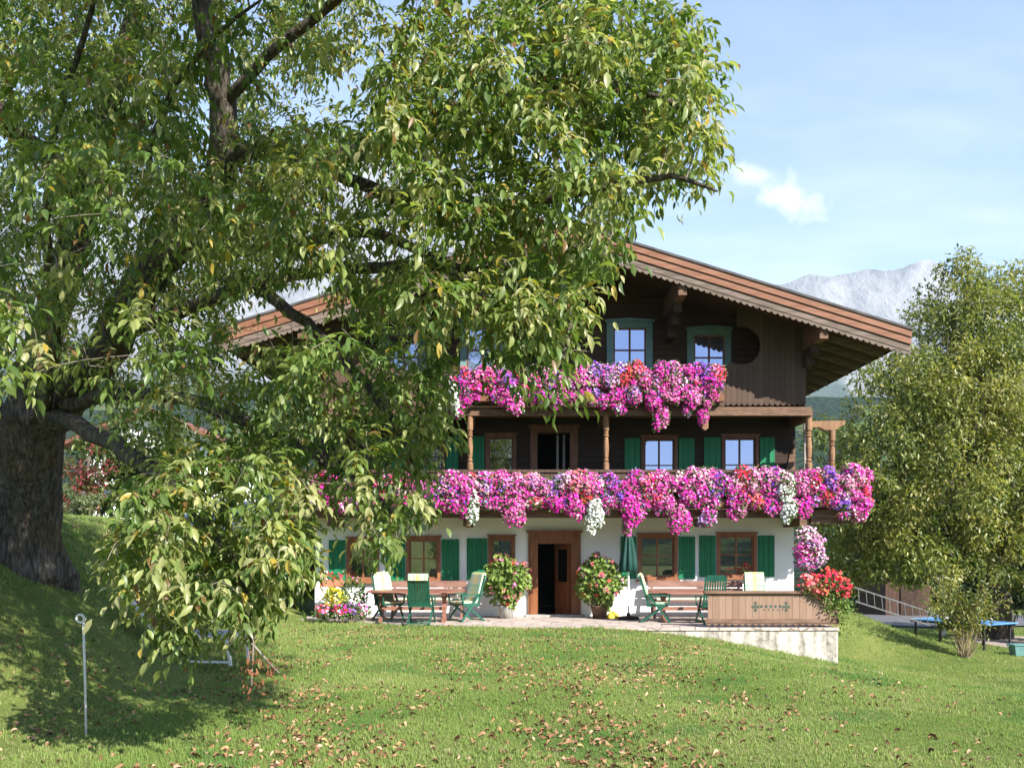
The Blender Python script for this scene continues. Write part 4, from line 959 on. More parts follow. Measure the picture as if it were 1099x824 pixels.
# yellow cloth
s = MB(); c = Vector((X_(657, 23.7), 23.7, 0)); nu, nv = 14, 7; vs = []
for i in range(nv + 1):
    for k in range(nu):
        a = 2 * math.pi * k / nu; e = math.pi / 2 * i / nv; rr = math.cos(e) * (1 + .18 * math.sin(3 * a + 1) + .1 * math.sin(7 * a))
        vs.append((c.x + .17 * rr * math.cos(a), c.y + .12 * rr * math.sin(a), .003 + .15 * math.sin(e) * (1 + .2 * math.sin(2 * a))))
fs = [(i * nu + k, i * nu + (k + 1) % nu, (i + 1) * nu + (k + 1) % nu, (i + 1) * nu + k) for i in range(nv) for k in range(nu)]
s.add(vs, fs); tag(s.build('crumpled_cloth', M['yellow'], smooth=True), 'crumpled yellow cloth on the flagstones beside the parasol base', 'cloth')

# flower bed at the left end of the terrace
def bedplant(name, label, cat, px, py, d, rx, rz, cols, leafcol, dens, nl=260):
    x = X_(px, d); zc = Z_(py, d); g0_ = max(float(H(x, d)), -.02)
    r_ = thing(name, label, cat, (x, d, g0_), 0, 'plants of the flower bed at the terrace end')
    n = nl; q = nrm(rng.normal(size=(n, 3))); p = np.stack([x + q[:, 0] * rx * rng.uniform(.4, 1, n), d + q[:, 1] * rx * rng.uniform(.4, 1, n), np.maximum(zc + q[:, 2] * rz * rng.uniform(.5, 1, n), g0_ + .02)], 1)
    scatter('foliage', *LEAF, p, q + rng.normal(size=(n, 3)) * .5 + np.array([0, 0, .3]), rng.normal(size=(n, 3)) * .5 + np.array([0, -.3, .8]), rng.uniform(.08, .15, n), np.array(leafcol) * rng.uniform(.6, 1.5, (n, 1)), M['leaf_dull'], r_)
    s = MB()
    for k in range(5): a = k * 1.26; s.tube([(x + .04 * math.cos(a), d + .04 * math.sin(a), g0_ - .02), (x + .4 * rx * math.cos(a), d + .4 * rx * math.sin(a), zc)], .008, 5)
    s.build('stems', M['stem'], r_)
    if cols:
        b, _ = bloom_cloud([(x, d - .03, zc + .05, rx * .95, rx * .8, rz, cols)], dens)
        scatter('blossoms', *BLOOM, b[0], perp(b[1]), b[1], b[2], b[3], M['petal'], r_)
bedplant('yellow_flower', 'bright yellow flowering plant in the bed left of the terrace', 'flower', 358, 643, 22.6, .30, .26, 'y', (.22, .26, .04), 260)
bedplant('leafy_bush', 'tall leafy green bush in the bed beside the leftmost chair', 'bush', 378, 640, 23.2, .36, .46, 'p', (.08, .15, .035), 9, 420)
bedplant('pink_flower', 'low magenta flowers at the front of the bed left of the terrace', 'flower', 366, 656, 22.2, .24, .14, 'mr', (.08, .14, .03), 300, 120)
bedplant('violet_flower', 'low violet flowers in the bed nearest to the flagstones', 'flower', 377, 655, 22.3, .18, .14, 'vl', (.10, .15, .06), 300, 120)
bedplant('red_flower', 'mixed red and pink flowers at the left end of the bed', 'flower', 347, 657, 22.3, .22, .14, 'rp', (.08, .14, .03), 260, 120)
bedplant('pink_flower', 'pink flower clump touching the leftmost chair', 'flower', 389, 655, 22.6, .16, .17, 'mpk', (.08, .15, .035), 260, 120)
wbx = thing('window_planter', 'terracotta planter of red flowers on a post left of the bed', 'planter', (X_(356, 23.6), 23.6, .0))
s = MB(); a_ = X_(356, 23.6); s.box(a_ - .28, a_ + .28, 23.48, 23.72, .80, .98); s.build('trough', M['terracotta'], wbx)
s = MB(); s.box(a_ - .05, a_ + .05, 23.55, 23.65, -.1, .80); s.build('post', M['beam'], wbx)
plant_parts(wbx, [(a_, 23.6, 1.05, .32, .18, .12, 'rRs')], 200)

# ------------------------------------------------------------------ trees
def poly_in(px, py, poly):
    n = len(poly); r_ = np.zeros(len(px), bool); j = n - 1
    for i in range(n):
        xi, yi = poly[i]; xj, yj = poly[j]
        c = ((yi > py) != (yj > py)) & (px < (xj - xi) * (py - yi) / ((yj - yi) if yj != yi else 1e-9) + xi); r_ ^= c; j = i
    return r_
def sample_poly(poly, n, rg):
    a = np.array(poly); lo, hi = a.min(0), a.max(0); o = np.zeros((0, 2))
    while len(o) < n:
        q = rg.uniform(lo, hi, (n * 3, 2)); o = np.concatenate([o, q[poly_in(q[:, 0], q[:, 1], poly)]])
    return o[:n]
def compound_leaves(anchors, dirs, rg, per=(6, 9), L0=(.20, .30), leafl=(.06, .115), pairs=(2, 3), spread=.30, droop=.8):
    """walnut leaves: stalks leaving the twig end, leaflets in pairs and one at the tip. Returns arrays for scatter()"""
    P_, F_, N_, S_, C_ = [], [], [], [], []
    greens = np.array([(.098, .163, .038), (.145, .212, .053), (.205, .262, .076), (.28, .315, .11), (.38, .38, .18)])
    for a, dr in zip(anchors, dirs):
        k = rg.integers(per[0], per[1] + 1)
        ctone = rg.choice(5, p=[.2, .28, .27, .17, .08])
        autumn = rg.random()
        for i in range(k):
            o = a - dr * spread * rg.random() + rg.normal(size=3) * .03
            d = dr * .5 + rg.normal(size=3) * .75 + np.array([0, 0, -.15]); d /= np.linalg.norm(d)
            ln = rg.uniform(*L0); npair = rg.integers(pairs[0], pairs[1] + 1)
            side = np.cross(d, [0, 0, 1]); sn = np.linalg.norm(side); side = side / sn if sn > .05 else np.array([1., 0, 0])
            base = greens[min(4, max(0, ctone + rg.integers(-1, 2)))]
            pts = []
            for q in range(npair):
                t = .35 + .6 * q / npair
                for sg in (-1, 1): pts.append((t, sg))
            pts.append((1.0, 0))
            for t, sg in pts:
                p = o + d * ln * t + np.array([0, 0, -1]) * ln * t * t * .35 * droop
                f = d * (.55 if sg else 1) + side * sg * .8 + np.array([0, 0, -.75 * droop]) + rg.normal(size=3) * .25
                nn = np.array([0, 0, 1.0]) + d * .3 * droop + side * sg * .25 + rg.normal(size=3) * .35
                P_.append(p); F_.append(f); N_.append(nn)
                l = rg.uniform(*leafl) * (1.15 if sg == 0 else 1) * (1.06 if a[1] < 7.8 else .93); S_.append((l * rg.uniform(.85, 1.15), l, l * rg.uniform(.5, 1.8)))
                u_ = rg.random()
                if u_ < .016 + .05 * (autumn > .85): c = np.array([.42, .31, .06])
                elif u_ < .036 + .10 * (autumn > .85): c = np.array([.19, .11, .045])
                else: c = base * rg.uniform(.75, 1.25)
                C_.append(c)
    return tuple(np.array(q) for q in (P_, F_, N_, S_, C_))
def branch_curve(a, b, sag, rg, n=5, wob=.05):
    a = np.array(a); b = np.array(b); ln = np.linalg.norm(b - a); out = []
    w1 = rg.normal(size=3) * wob * ln
    for i in range(n + 1):
        t = i / n; p = a + (b - a) * t; p = p + w1 * math.sin(math.pi * t); p[2] += sag * ln * math.sin(math.pi * t); out.append(p)
    return out

def walnut():
    rg = np.random.default_rng(5)
    base = Vector((-7.15, 13.6, float(H(-7.15, 13.6))))
    tr = thing('walnut_tree', 'huge old walnut tree overhanging the lawn in front of the house', 'tree', tuple(base))
    def pl(*q): return [np.array(P(*a)) for a in q]
    b0 = np.array(base)
    fork = np.array(P(22, 462, 12.5))
    limbs = {
     'A': (pl((30, 470, 12.5), (72, 425, 12.3), (118, 365, 11.9), (160, 300, 11.4), (205, 240, 10.9), (235, 180, 10.4), (240, 110, 10.1), (222, 20, 9.9), (200, -90, 9.8), (180, -220, 10)), .27, .03),
     'B': (pl((18, 470, 12.6), (40, 390, 12.7), (66, 300, 12.8), (92, 215, 12.7), (120, 110, 12.6), (150, 0, 12.6), (170, -140, 12.6), (200, -280, 12.8)), .24, .03),
     'C': (pl((0, 470, 12.6), (-60, 380, 12.6), (-140, 280, 12.8), (-230, 170, 13), (-330, 60, 13.2)), .26, .05),
     'D': (pl((236, 178, 10.4), (285, 158, 10.0), (340, 176, 9.5), (395, 160, 9.0), (450, 132, 8.6), (530, 108, 8.2), (620, 92, 7.9), (700, 100, 7.7), (745, 130, 7.6)), .10, .012),
     'E': (pl((118, 365, 11.9), (190, 335, 11.2), (270, 305, 10.3), (350, 290, 9.5), (430, 285, 8.8), (510, 290, 8.2), (570, 305, 7.8), (610, 340, 7.5), (600, 400, 7.3)), .075, .010),
     'F': (pl((60, 438, 12.3), (130, 425, 11.2), (200, 430, 10.2), (270, 455, 9.3), (330, 485, 8.8), (390, 520, 8.4), (430, 560, 8.1)), .085, .010),
     'G': (pl((50, 445, 12.3), (60, 350, 10.6), (50, 240, 9.2), (60, 140, 8.4), (90, 40, 8.0), (120, -60, 7.6)), .05, .010),
     'Hh': (pl((62, 445, 12.2), (110, 470, 10.6), (160, 500, 9.2), (200, 540, 8.2), (240, 590, 7.6), (262, 640, 7.3), (272, 700, 7.2)), .10, .010),
     'I': (pl((240, 110, 10.1), (310, 40, 9.5), (400, -30, 9.0), (500, -90, 8.6), (600, -120, 8.4)), .055, .010),
     'T': (pl((500, -90, 8.6), (510, -200, 7.6), (500, -380, 6.4), (490, -640, 5.4)), .05, .012),  # this limb and the next are unseen, added to carry shade-casting leaves
     'U': (pl((400, -30, 9.0), (395, -160, 7.8), (360, -330, 6.6), (340, -560, 5.6)), .05, .012),
     'J': (pl((270, 305, 10.3), (330, 350, 9.4), (380, 400, 8.8), (420, 450, 8.4), (450, 510, 8.1)), .06, .01),
     'K': (pl((340, 176, 9.5), (420, 210, 8.7), (500, 220, 8.0), (580, 215, 7.5), (650, 200, 7.2), (720, 190, 7.0), (770, 205, 6.9)), .06, .008),
     'O': (pl((92, 215, 12.7), (0, 120, 11.5), (-80, 30, 10.2), (-140, -80, 9.4)), .13, .03),
     'Q': (pl((205, 240, 10.9), (160, 180, 9.6), (180, 110, 8.4), (220, 50, 7.6), (280, 0, 7.0)), .035, .008),
     'S': (pl((300, 270, 9.9), (380, 250, 9.0), (450, 270, 8.2), (520, 320, 7.5), (570, 380, 7.1), (590, 430, 7.0)), .05, .008),
    }
    s = MB(); nodes = []; nrad = []
    # trunk with buttressed foot
    ring = 72; tv = []; tf = []; levels = 46
    for i in range(levels):
        t = i / (levels - 1); z = b0[2] - .9 + (fork[2] + .15 - b0[2] + .9) * t
        cx, cy = b0[0] + (fork[0] - b0[0]) * t, b0[1] + (fork[1] - b0[1]) * t
        rr = .49 + .27 * min(1, max(0, 1.7 - t * 3.2)) ** 2 + .10 * max(0, t - .65)
        for k in range(ring):
            a = 2 * math.pi * k / ring
            nz_ = noise.fractal((math.cos(a) * 1.6, math.sin(a) * 1.6, z * .5), 1, 2, 4) * .10 + .06 * math.sin(5 * a + z) * max(0, 1 - t * 1.6) + .035 * (noise.ridged_multi_fractal((math.cos(a) * 3.6, math.sin(a) * 3.6, z * .8), 1, 2.2, 4, 1, 2) - 1.2)
            tv.append((cx + (rr + nz_) * math.cos(a), cy + (rr + nz_) * math.sin(a), z))
    for i in range(levels - 1):
        for k in range(ring):
            k2 = (k + 1) % ring; tf.append((i * ring + k, i * ring + k2, (i + 1) * ring + k2, (i + 1) * ring + k))
    tf.append(tuple(range((levels - 1) * ring, levels * ring)))
    s.add(tv, tf); s.build('trunk', M['bark'], tr, smooth=True)
    sl_ = MB()
    for nm, (pts, r0, r1) in limbs.items():
        # resample smoothly with wobble
        out = []
        m_ = len(pts)
        for i in range(m_ - 1):
            p0, p1, p2, p3 = pts[max(0, i - 1)], pts[i], pts[i + 1], pts[min(m_ - 1, i + 2)]
            for k in range(4):
                t = k / 4; out.append(.5 * (2 * p1 + (p2 - p0) * t + (2 * p0 - 5 * p1 + 4 * p2 - p3) * t * t + (3 * p1 - p0 - 3 * p2 + p3) * t ** 3))
        out.append(pts[-1]); nn = len(out)
        rad = [r0 * (1 - i / (nn - 1)) ** .8 + r1 for i in range(nn)]
        out = [q + rg.normal(size=3) * min(.03, rad[i] * .25) for i, q in enumerate(out)]
        sl_.tube(out, rad, 12)
        for q, r_ in zip(out[3:], rad[3:]): nodes.append(q); nrad.append(r_)
    sl_.build('limbs', M['bark'], tr, smooth=True)
    # anchors of leafy twigs
    main = [(-330, -300), (450, -330), (660, -190), (735, -40), (762, 30), (772, 90), (772, 150), (770, 196), (720, 200), (690, 190), (668, 225), (655, 290), (632, 335), (580, 345), (500, 385), (470, 430), (440, 480), (300, 500), (150, 470), (95, 420), (0, 380), (-330, 380)]
    lobes = [  # polygon, count, front depth, back depth
     (main, 1200, None, None),
     ([(430, 0), (700, -30), (760, 60), (765, 180), (660, 215), (640, 320), (560, 345), (450, 330), (400, 150)], 330, 6.6, 8.8),
     ([(-40, -60), (420, -60), (330, 120), (300, 300), (200, 420), (60, 430), (-40, 380)], 900, 10.6, 14.2), ([(-60, 40), (60, 60), (240, 110), (400, 150), (420, 300), (330, 410), (120, 430), (-60, 300)], 105, 6.3, 8.8),
     ([(195, 150), (425, 140), (440, 335), (225, 330)], 170, 8.0, 11), ([(120, -60), (500, -60), (540, -300), (540, -800), (300, -800), (120, -380)], 380, 4.9, 7.6), ([(-250, -520), (380, -520), (380, -30), (-250, -30)], 260, 6.0, 9.5),  # lobes above the frame are added to throw shade on the left crown
     ([(520, 320), (630, 315), (638, 385), (636, 430), (600, 452), (568, 428), (525, 395), (505, 360)], 26, 6.6, 7.7),
     ([(330, 380), (485, 385), (490, 470), (462, 520), (472, 585), (420, 600), (340, 590), (310, 540), (300, 430)], 105, 7.2, 9.2),
     ([(95, 560), (140, 505), (290, 480), (335, 560), (325, 625), (250, 640), (165, 650), (100, 605)], 120, 6.4, 8.4),
     ([(160, 350), (330, 380), (330, 480), (300, 520), (120, 510), (110, 440)], 60, 8.5, 10.5),
     ([(0, 300), (45, 380), (30, 470), (-60, 460), (-100, 300)], 14, 5.2, 6.5),
     ([(0, 160), (120, 150), (180, 230), (40, 260)], 16, 6, 8),
     ([(160, 665), (215, 655), (230, 690), (190, 700)], 3, 7.0, 7.3), ([(285, 640), (330, 660), (300, 690)], 2, 7.2, 7.4), ([(150, 630), (270, 630), (255, 690), (170, 690)], 9, 6.9, 7.8),
     ([(280, 560), (345, 600), (330, 640), (290, 650)], 16, 7.0, 8),
    ]
    clear = [([(15, 340), (135, 330), (150, 380), (100, 470), (0, 470)], .45), ([(200, 100), (255, 95), (262, 230), (205, 240), (150, 330), (120, 320), (190, 220)], .2), ([(252, 318), (345, 300), (350, 345), (300, 372), (255, 372)], .93), ([(-50, 465), (72, 465), (95, 480), (112, 470), (112, 585), (90, 640), (-50, 660)], .97),
             ([(60, 225), (90, 210), (115, 255), (95, 290), (65, 275)], .6), ([(385, 170), (415, 165), (425, 195), (395, 205)], .8),
             ([(195, 90), (250, 95), (262, 190), (225, 200)], .75), ([(0, 470), (100, 470), (140, 540), (80, 600), (0, 620)], .9), ([(430, 575), (640, 470), (640, 700), (430, 700)], 1), ([(436, 572), (474, 572), (500, 700), (425, 625)], 1), ([(300, 645), (430, 612), (600, 700), (330, 720)], 1),
             ([(390, 612), (500, 605), (500, 700), (390, 700)], 1), ([(500, 460), (660, 462), (660, 560), (500, 560)], 1),
             ([(640, 330), (800, 235), (800, 700), (640, 700)], 1), ([(480, 360), (530, 400), (560, 445), (500, 455), (483, 440)], .85), ([(483, 390), (655, 388), (655, 440), (483, 440)], .5), ([(340, 505), (362, 505), (362, 575), (340, 575)], .6), ([(400, 615), (300, 625), (345, 665), (400, 665)], .85), ([(250, 568), (278, 568), (278, 592), (250, 592)], .7)]
    A = []; fronts = []
    for poly, n, d0, d1 in lobes:
        q = sample_poly(poly, n, rg)
        if d0 is None:
            cxn = (q[:, 0] - 200) / 600; cyn = (q[:, 1] - 150) / 420; e = np.clip(cxn ** 2 + cyn ** 2, 0, 1)
            df = 6.6 + 1.6 * e; db = 13.5 - 4.8 * e; u_ = rg.random(n)
            d = df + (db - df) * u_ ** 1.25
            back = (q[:, 0] < 400) & (rg.random(n) < .48); d = np.where(back, rg.uniform(10.3, 13.8, n), d)
        else: d = rg.uniform(d0, d1, n)
        for (px, py), dd in zip(q, d):
            ok = True
            for cp, pr in clear:
                if dd < (12.3 if cp[0][0] in (15, 200) else 99) and rg.random() < pr and poly_in(np.array([px]), np.array([py]), cp)[0]: ok = False; break
            if ok:
                a = np.array(P(px, py, dd))
                if a[2] > H(a[0], a[1]) + .5: A.append(a)
    # far side of the crown, outside the picture
    for k in range(200):
        a = b0 + np.array([rg.normal() * 3 - 2, rg.normal() * 2.4 + 3, 5.5 + rg.random() * 6])
        A.append(a)
    A = np.array(A); nodes = np.array(nodes); nrad = np.array(nrad)
    dist = np.array([np.min(np.linalg.norm(nodes - a, axis=1)) for a in A]); order = np.argsort(dist)
    st = MB(); NX = [nodes]; dirs = np.zeros_like(A); tot = nodes; trad = nrad
    for idx in order:
        a = A[idx]; dv = np.linalg.norm(tot - a, axis=1) + np.where(tot[:, 2] < a[2] - 2.2, 1.0, 0); j = int(np.argmin(dv)); p0 = tot[j]; ln = np.linalg.norm(a - p0)
        if ln > 2.6:                       # too far to hang on anything: pull it in
            a = p0 + (a - p0) * (2.6 / ln); A[idx] = a; ln = 2.6
        n = 5; pts = branch_curve(p0, a, .12, rg, n, .09)
        r0 = min(trad[j] * .75, .004 + .007 * ln + .002); rad = [r0 + (.0030 - r0) * i / n for i in range(n + 1)]
        st.tube(pts, rad, 5, False)
        dd = pts[-1] - pts[-2]; dirs[idx] = dd / np.linalg.norm(dd)
        tot = np.concatenate([tot, np.array(pts[2:])]); trad = np.concatenate([trad, np.array(rad[2:])])
    # the bare drooping twigs low on the left
    extra = [((262, 640, 7.3), (235, 655, 7.2), (212, 690, 7.1)), ((262, 640, 7.3), (272, 690, 7.2), (270, 735, 7.15)), ((270, 690, 7.2), (290, 712, 7.2), (300, 722, 7.2)), ((215, 630, 7.4), (200, 655, 7.2), (203, 672, 7.1), (240, 678, 7.0)), ((240, 590, 7.6), (215, 632, 7.35), (205, 655, 7.2))]
    for e in extra:
        pts = [np.array(P(*q)) for q in e]; st.tube(pts, [.011 - .007 * i / (len(pts) - 1) for i in range(len(pts))], 6, False)
    st.build('twigs', M['twig'], tr, smooth=True)
    pr = compound_leaves(A, dirs, rg)
    # carve gaps at leaf level too
    pos = pr[0]; px = pos[:, 0] / pos[:, 1] * F + 549.5; py = 590 - (pos[:, 2] - EYE) / pos[:, 1] * F
    keep = (pos[:, 1] > 2.5) & (pos[:, 2] > H(pos[:, 0], pos[:, 1]) + .25)
    for cp, p_ in clear:
        if p_ >= .8 or p_ == .5: keep &= ~(poly_in(px, py, cp) & (rg.random(len(px)) < p_ * .85) & (pos[:, 1] < (12.3 if cp[0][0] in (15, 200) else 99)))
    scatter('crown', *LEAF, *[q[keep] for q in pr], M['leaf'], tr)
    # dried leaves on the broken twig tip
    n = 70; c0 = np.array(P(271, 722, 7.15)); p = c0 + rg.normal(size=(n, 3)) * np.array([.05, .05, .10]); p[:20] = np.array(P(292, 714, 7.2)) + rg.normal(size=(20, 3)) * .05
    scatter('dried_leaves', *LEAF, p, rg.normal(size=(n, 3)) * .5 + np.array([0, 0, -1]), rg.normal(size=(n, 3)), np.stack([rg.uniform(.03, .065, n)] * 3, 1), np.array([.20, .085, .045]) * rg.uniform(.6, 1.4, (n, 1)), M['dry'], tr)
walnut()

def leafy_tree(name, label, cat, base, blobs, trunk, nleaf, size, pal, m_=None, trunk_r=.3, group=None, limbs=True, seed=3, shell=.55):
    """blobs: (x, y, z, rx, ry, rz); leaves fill the outer shells of uneven sub-clumps"""
    rg = np.random.default_rng(seed); t = thing(name, label, cat, base, 0, group)
    s = MB(); tp = [Vector(q) for q in trunk]; n = len(tp)
    s.tube(tp, [trunk_r * (1.25 if i == 0 else 1) * (1 - .55 * i / max(1, n - 1)) for i in range(n)], 12)
    if limbs:
        for (x, y, z, rx, ry, rz) in blobs:
            a = tp[-1] if rg.random() < .5 else tp[len(tp) // 2]; b = Vector((x, y, z)); mid = (a + b) / 2 + Vector((0, 0, .12 * (b - a).length))
            s.tube([a, mid, b], [trunk_r * .4, trunk_r * .22, trunk_r * .07], 7)
            for k in range(4):
                q = nrm(rg.normal(size=(1, 3)))[0]; e = b + Vector((q[0] * rx, q[1] * ry, q[2] * rz)) * .8; s.tube([mid.lerp(b, .5 + .5 * rg.random()), e], [trunk_r * .08, trunk_r * .02], 5)
    s.build('trunk', m_ or M['barkfar'], t, smooth=True)
    P_, F_, N_, C_ = [], [], [], []; vol = sum(b[3] * b[5] + b[3] * b[4] for b in blobs); pal = np.array(pal)
    for (x, y, z, rx, ry, rz) in blobs:
        nb = int(nleaf * (rx * rz + rx * ry) / vol); ncl = max(9, int(20 * (rx * ry * rz) ** .33))
        cq = nrm(rg.normal(size=(ncl, 3))) * rg.uniform(.55, 1.0, (ncl, 1)) * np.array([rx, ry, rz]); cr = rg.uniform(.17, .40, ncl) * min(rx, ry, rz)
        w_ = cr ** 2; ci = rg.choice(ncl, nb, p=w_ / w_.sum()); q = nrm(rg.normal(size=(nb, 3)) + np.array([0, 0, .15]))
        rr = rg.uniform(shell, 1.12, (nb, 1))
        p = np.array([x, y, z]) + cq[ci] + q * rr * cr[ci][:, None]
        P_.append(p); F_.append(q * .6 + rg.normal(size=(nb, 3)) * .5 + np.array([0, 0, -.45])); N_.append(q * .5 + rg.normal(size=(nb, 3)) * .45 + np.array([0, 0, .7]))
        tone = rg.integers(0, len(pal), ncl)[ci]; mixr = rg.random(nb) < .35; tone = np.where(mixr, rg.integers(0, len(pal), nb), tone); C_.append(pal[tone] * rg.uniform(.75, 1.3, (nb, 1)))
    c = np.concatenate
    n = sum(len(q) for q in P_)
    scatter('crown', *LEAF, c(P_), c(F_), c(N_), rg.uniform(size[0], size[1], n), c(C_), M['leaf'], t)
    return t
OLIVE = [(.085, .115, .022), (.12, .145, .030), (.16, .175, .04), (.20, .195, .05), (.06, .09, .02)]
OLIVE2 = [(.15, .185, .040), (.20, .225, .055), (.25, .26, .075), (.30, .285, .09), (.10, .135, .032)]
DEEP = [(.03, .055, .014), (.045, .075, .018), (.06, .095, .022), (.08, .11, .03)]
# the tree right of the house
bt = P(1066, 650, 33); bt = (bt.x, 33, float(H(bt.x, 33)))
def B(px, py, d, rpx, rpy, rd): k = d / F; q = P(px, py, d); return (q.x, q.y, q.z, rpx * k, rd, rpy * k)
leafy_tree('walnut_tree', 'broad olive green tree right of the house shading the ladder', 'tree', bt,
           [B(1050, 345, 34, 62, 60, 2.2), B(1000, 395, 33, 60, 52, 2.1), B(1060, 395, 33, 70, 50, 2.2), B(1020, 325, 34.5, 34, 46, 1.6), B(1085, 600, 31.2, 36, 30, 1.4), B(925, 545, 31.2, 36, 70, 1.8), B(975, 600, 31, 50, 36, 1.8), B(1112, 338, 35, 66, 62, 2.4), B(975, 440, 32.5, 66, 62, 2.3), B(1045, 440, 32, 70, 60, 2.4), B(950, 510, 31.5, 62, 62, 2.2), B(1020, 520, 31, 70, 60, 2.4), B(1090, 500, 32, 62, 66, 2.4), B(945, 580, 31.5, 50, 46, 2.0), B(1010, 585, 31.3, 58, 36, 2.0), B(1100, 575, 32, 40, 36, 2.0), B(1165, 455, 33, 70, 80, 2.5), B(1170, 540, 33, 70, 60, 2.5), B(915, 590, 32.5, 26, 44, 1.4), B(1040, 490, 35.5, 90, 100, 2.0)],
           [(bt[0], 33, bt[2] - .3), (bt[0] + .1, 33, bt[2] + 1.6), (bt[0] - .1, 33, bt[2] + 3.2), (bt[0] - .3, 33, bt[2] + 5.5), (bt[0], 33.4, bt[2] + 8)], 95000, (.12, .22), OLIVE2, trunk_r=.55, seed=4)
# thin sapling bush in front of the table
sp0 = P(1036, 703, 26); gz = float(H(sp0.x, 26))
sp_ = thing('sapling_bush', 'small sparse olive bush with bare stems in front of the blue table', 'bush', (sp0.x, 26, gz))
rg = np.random.default_rng(8); s = MB(); tips = []
for k in range(30):
    a = rg.uniform(0, 6.28); r_ = rg.uniform(.1, 1.2); hgt = rg.uniform(1.0, 2.35)
    p = [(sp0.x + .16 * math.cos(a) * rg.random(), 26 + .16 * math.sin(a) * rg.random(), gz - .03), (sp0.x + .35 * r_ * math.cos(a), 26 + .35 * r_ * math.sin(a), gz + hgt * .5), (sp0.x + r_ * math.cos(a), 26 + r_ * math.sin(a), gz + hgt)]
    s.tube(p, [.014, .010, .004], 5); tips.append(p)
for k in range(40):
    a = rg.uniform(0, 6.28); r_ = rg.uniform(.2, .6); s.tube([(sp0.x + .1 * math.cos(a), 26 + .1 * math.sin(a), gz - .02), (sp0.x + r_ * math.cos(a), 26 + r_ * math.sin(a), gz + rg.uniform(.3, .8))], [.008, .003], 4)
s.build('stems', mat('pale_stems', (.26, .20, .12), (.34, .27, .17), 9, .9), sp_)
n = 2600; ti = rg.integers(0, 30, n); tt_ = rg.uniform(.55, 1.1, n); p = np.array([np.array(tips[i][1]) + (np.array(tips[i][2]) - np.array(tips[i][1])) * ((t - .5) * 2) for i, t in zip(ti, tt_)]) + rg.normal(size=(n, 3)) * .13
scatter('crown', *LEAF, p, rg.normal(size=(n, 3)) + np.array([0, 0, -.3]), rg.normal(size=(n, 3)) * .6 + np.array([0, 0, 1]), rg.uniform(.09, .15, n), np.array([(.16, .19, .06), (.22, .24, .09), (.28, .25, .06), (.11, .15, .04)])[rg.integers(0, 4, n)] * rg.uniform(.8, 1.2, (n, 1)), M['leaf'], sp_)
# trees and shrubs further off
def simple_tree(name, label, cat, px, pytop, d, rpx, pal, nleaf, size, seed, pybase=None, group=None):
    x = X_(px, d); g_ = float(H(x, d)); zt = Z_(pytop, d); h = zt - g_; k = rpx * d / F
    leafy_tree(name, label, cat, (x, d, g_), [(x, d, g_ + h * .62, k, k, h * .36), (x - k * .4, d - .3 * k, g_ + h * .40, k * .75, k * .7, h * .3), (x + k * .4, d + .2 * k, g_ + h * .42, k * .75, k * .7, h * .3), (x, d - .4 * k, g_ + h * .24, k * .8, k * .6, h * .22)],
               [(x, d, g_ - .2), (x, d, g_ + h * .4), (x + .1, d, g_ + h * .75)], nleaf, size, pal, trunk_r=max(.05, .03 * h), group=group, seed=seed)
simple_tree('dark_shrub', 'dark evergreen shrub at the right edge behind the table', 'shrub', 1120, 585, 31, 34, DEEP, 4000, (.10, .18), 21)
simple_tree('young_tree', 'young green tree seen between balcony post and the big right tree', 'tree', 890, 432, 60, 34, OLIVE[:3] + DEEP[2:], 5000, (.25, .4), 22)
for i, (px, py, d, r_, lb) in enumerate(((935, 560, 52, 60, 'dark background tree directly behind the ladder'), (1005, 555, 56, 60, 'dark background tree behind the shed'), (1075, 560, 54, 60, 'dark background tree behind the blue table'), (1150, 540, 50, 60, 'dark background tree at the right picture edge'))):
    simple_tree('background_tree', lb, 'tree', px, py, d, r_, DEEP, 4200, (.28, .5), 30 + i, group='dark trees beyond the lower lawn')
simple_tree('red_shrub', 'red leaved shrub on the bank right behind the big walnut trunk', 'shrub', 92, 468, 26, 26, [(.22, .045, .045), (.26, .08, .07), (.12, .10, .04), (.10, .13, .04)], 1100, (.10, .17), 41)
simple_tree('green_shrub', 'round dusty green shrub beside the red one on the bank', 'shrub', 86, 518, 24, 24, [(.12, .17, .06), (.16, .2, .09), (.2, .2, .12)], 1500, (.07, .12), 42)
simple_tree('bank_tree', 'leafy dark tree on the bank left of the farmhouse', 'tree', 150, 430, 38, 60, DEEP + OLIVE[:2], 6500, (.22, .36), 43)
simple_tree('bank_tree', 'dense dark bush at the left wall of the farmhouse', 'bush', 312, 520, 25.2, 34, DEEP + OLIVE[:2], 3600, (.12, .2), 44)
simple_tree('bank_tree', 'low dark bush between the car and the farmhouse', 'bush', 225, 560, 33, 34, DEEP + OLIVE[:1], 3000, (.15, .24), 45)

# ------------------------------------------------------------------ things on the lawn
pb = P(92.5, 783, 8.4); gz = float(H(pb.x, 8.4)); hgt = Z_(660, 8.4) - gz
fp = thing('fence_post', 'thin white pigtail fence post standing on the lawn', 'fence post', (pb.x, 8.4, gz))
s = MB(); s.tube([(pb.x, 8.4, gz - .1), (pb.x - .01, 8.4, gz + .5), (pb.x - .025, 8.4, gz + hgt - .06)], .0105, 10); s.build('rod', M['white'], fp, smooth=True)
s = MB(); pts = []
for k in range(26):
    a = -math.pi * .15 + k / 25 * 2 * math.pi * 1.12; pts.append((pb.x - .055 + .036 * math.cos(a), 8.4 + .02 * k / 25, gz + hgt - .03 + .036 * math.sin(a)))
s.tube([(pb.x - .025, 8.4, gz + hgt - .062)] + pts, .0115, 8); s.build('loop', M['white'], fp, smooth=True)

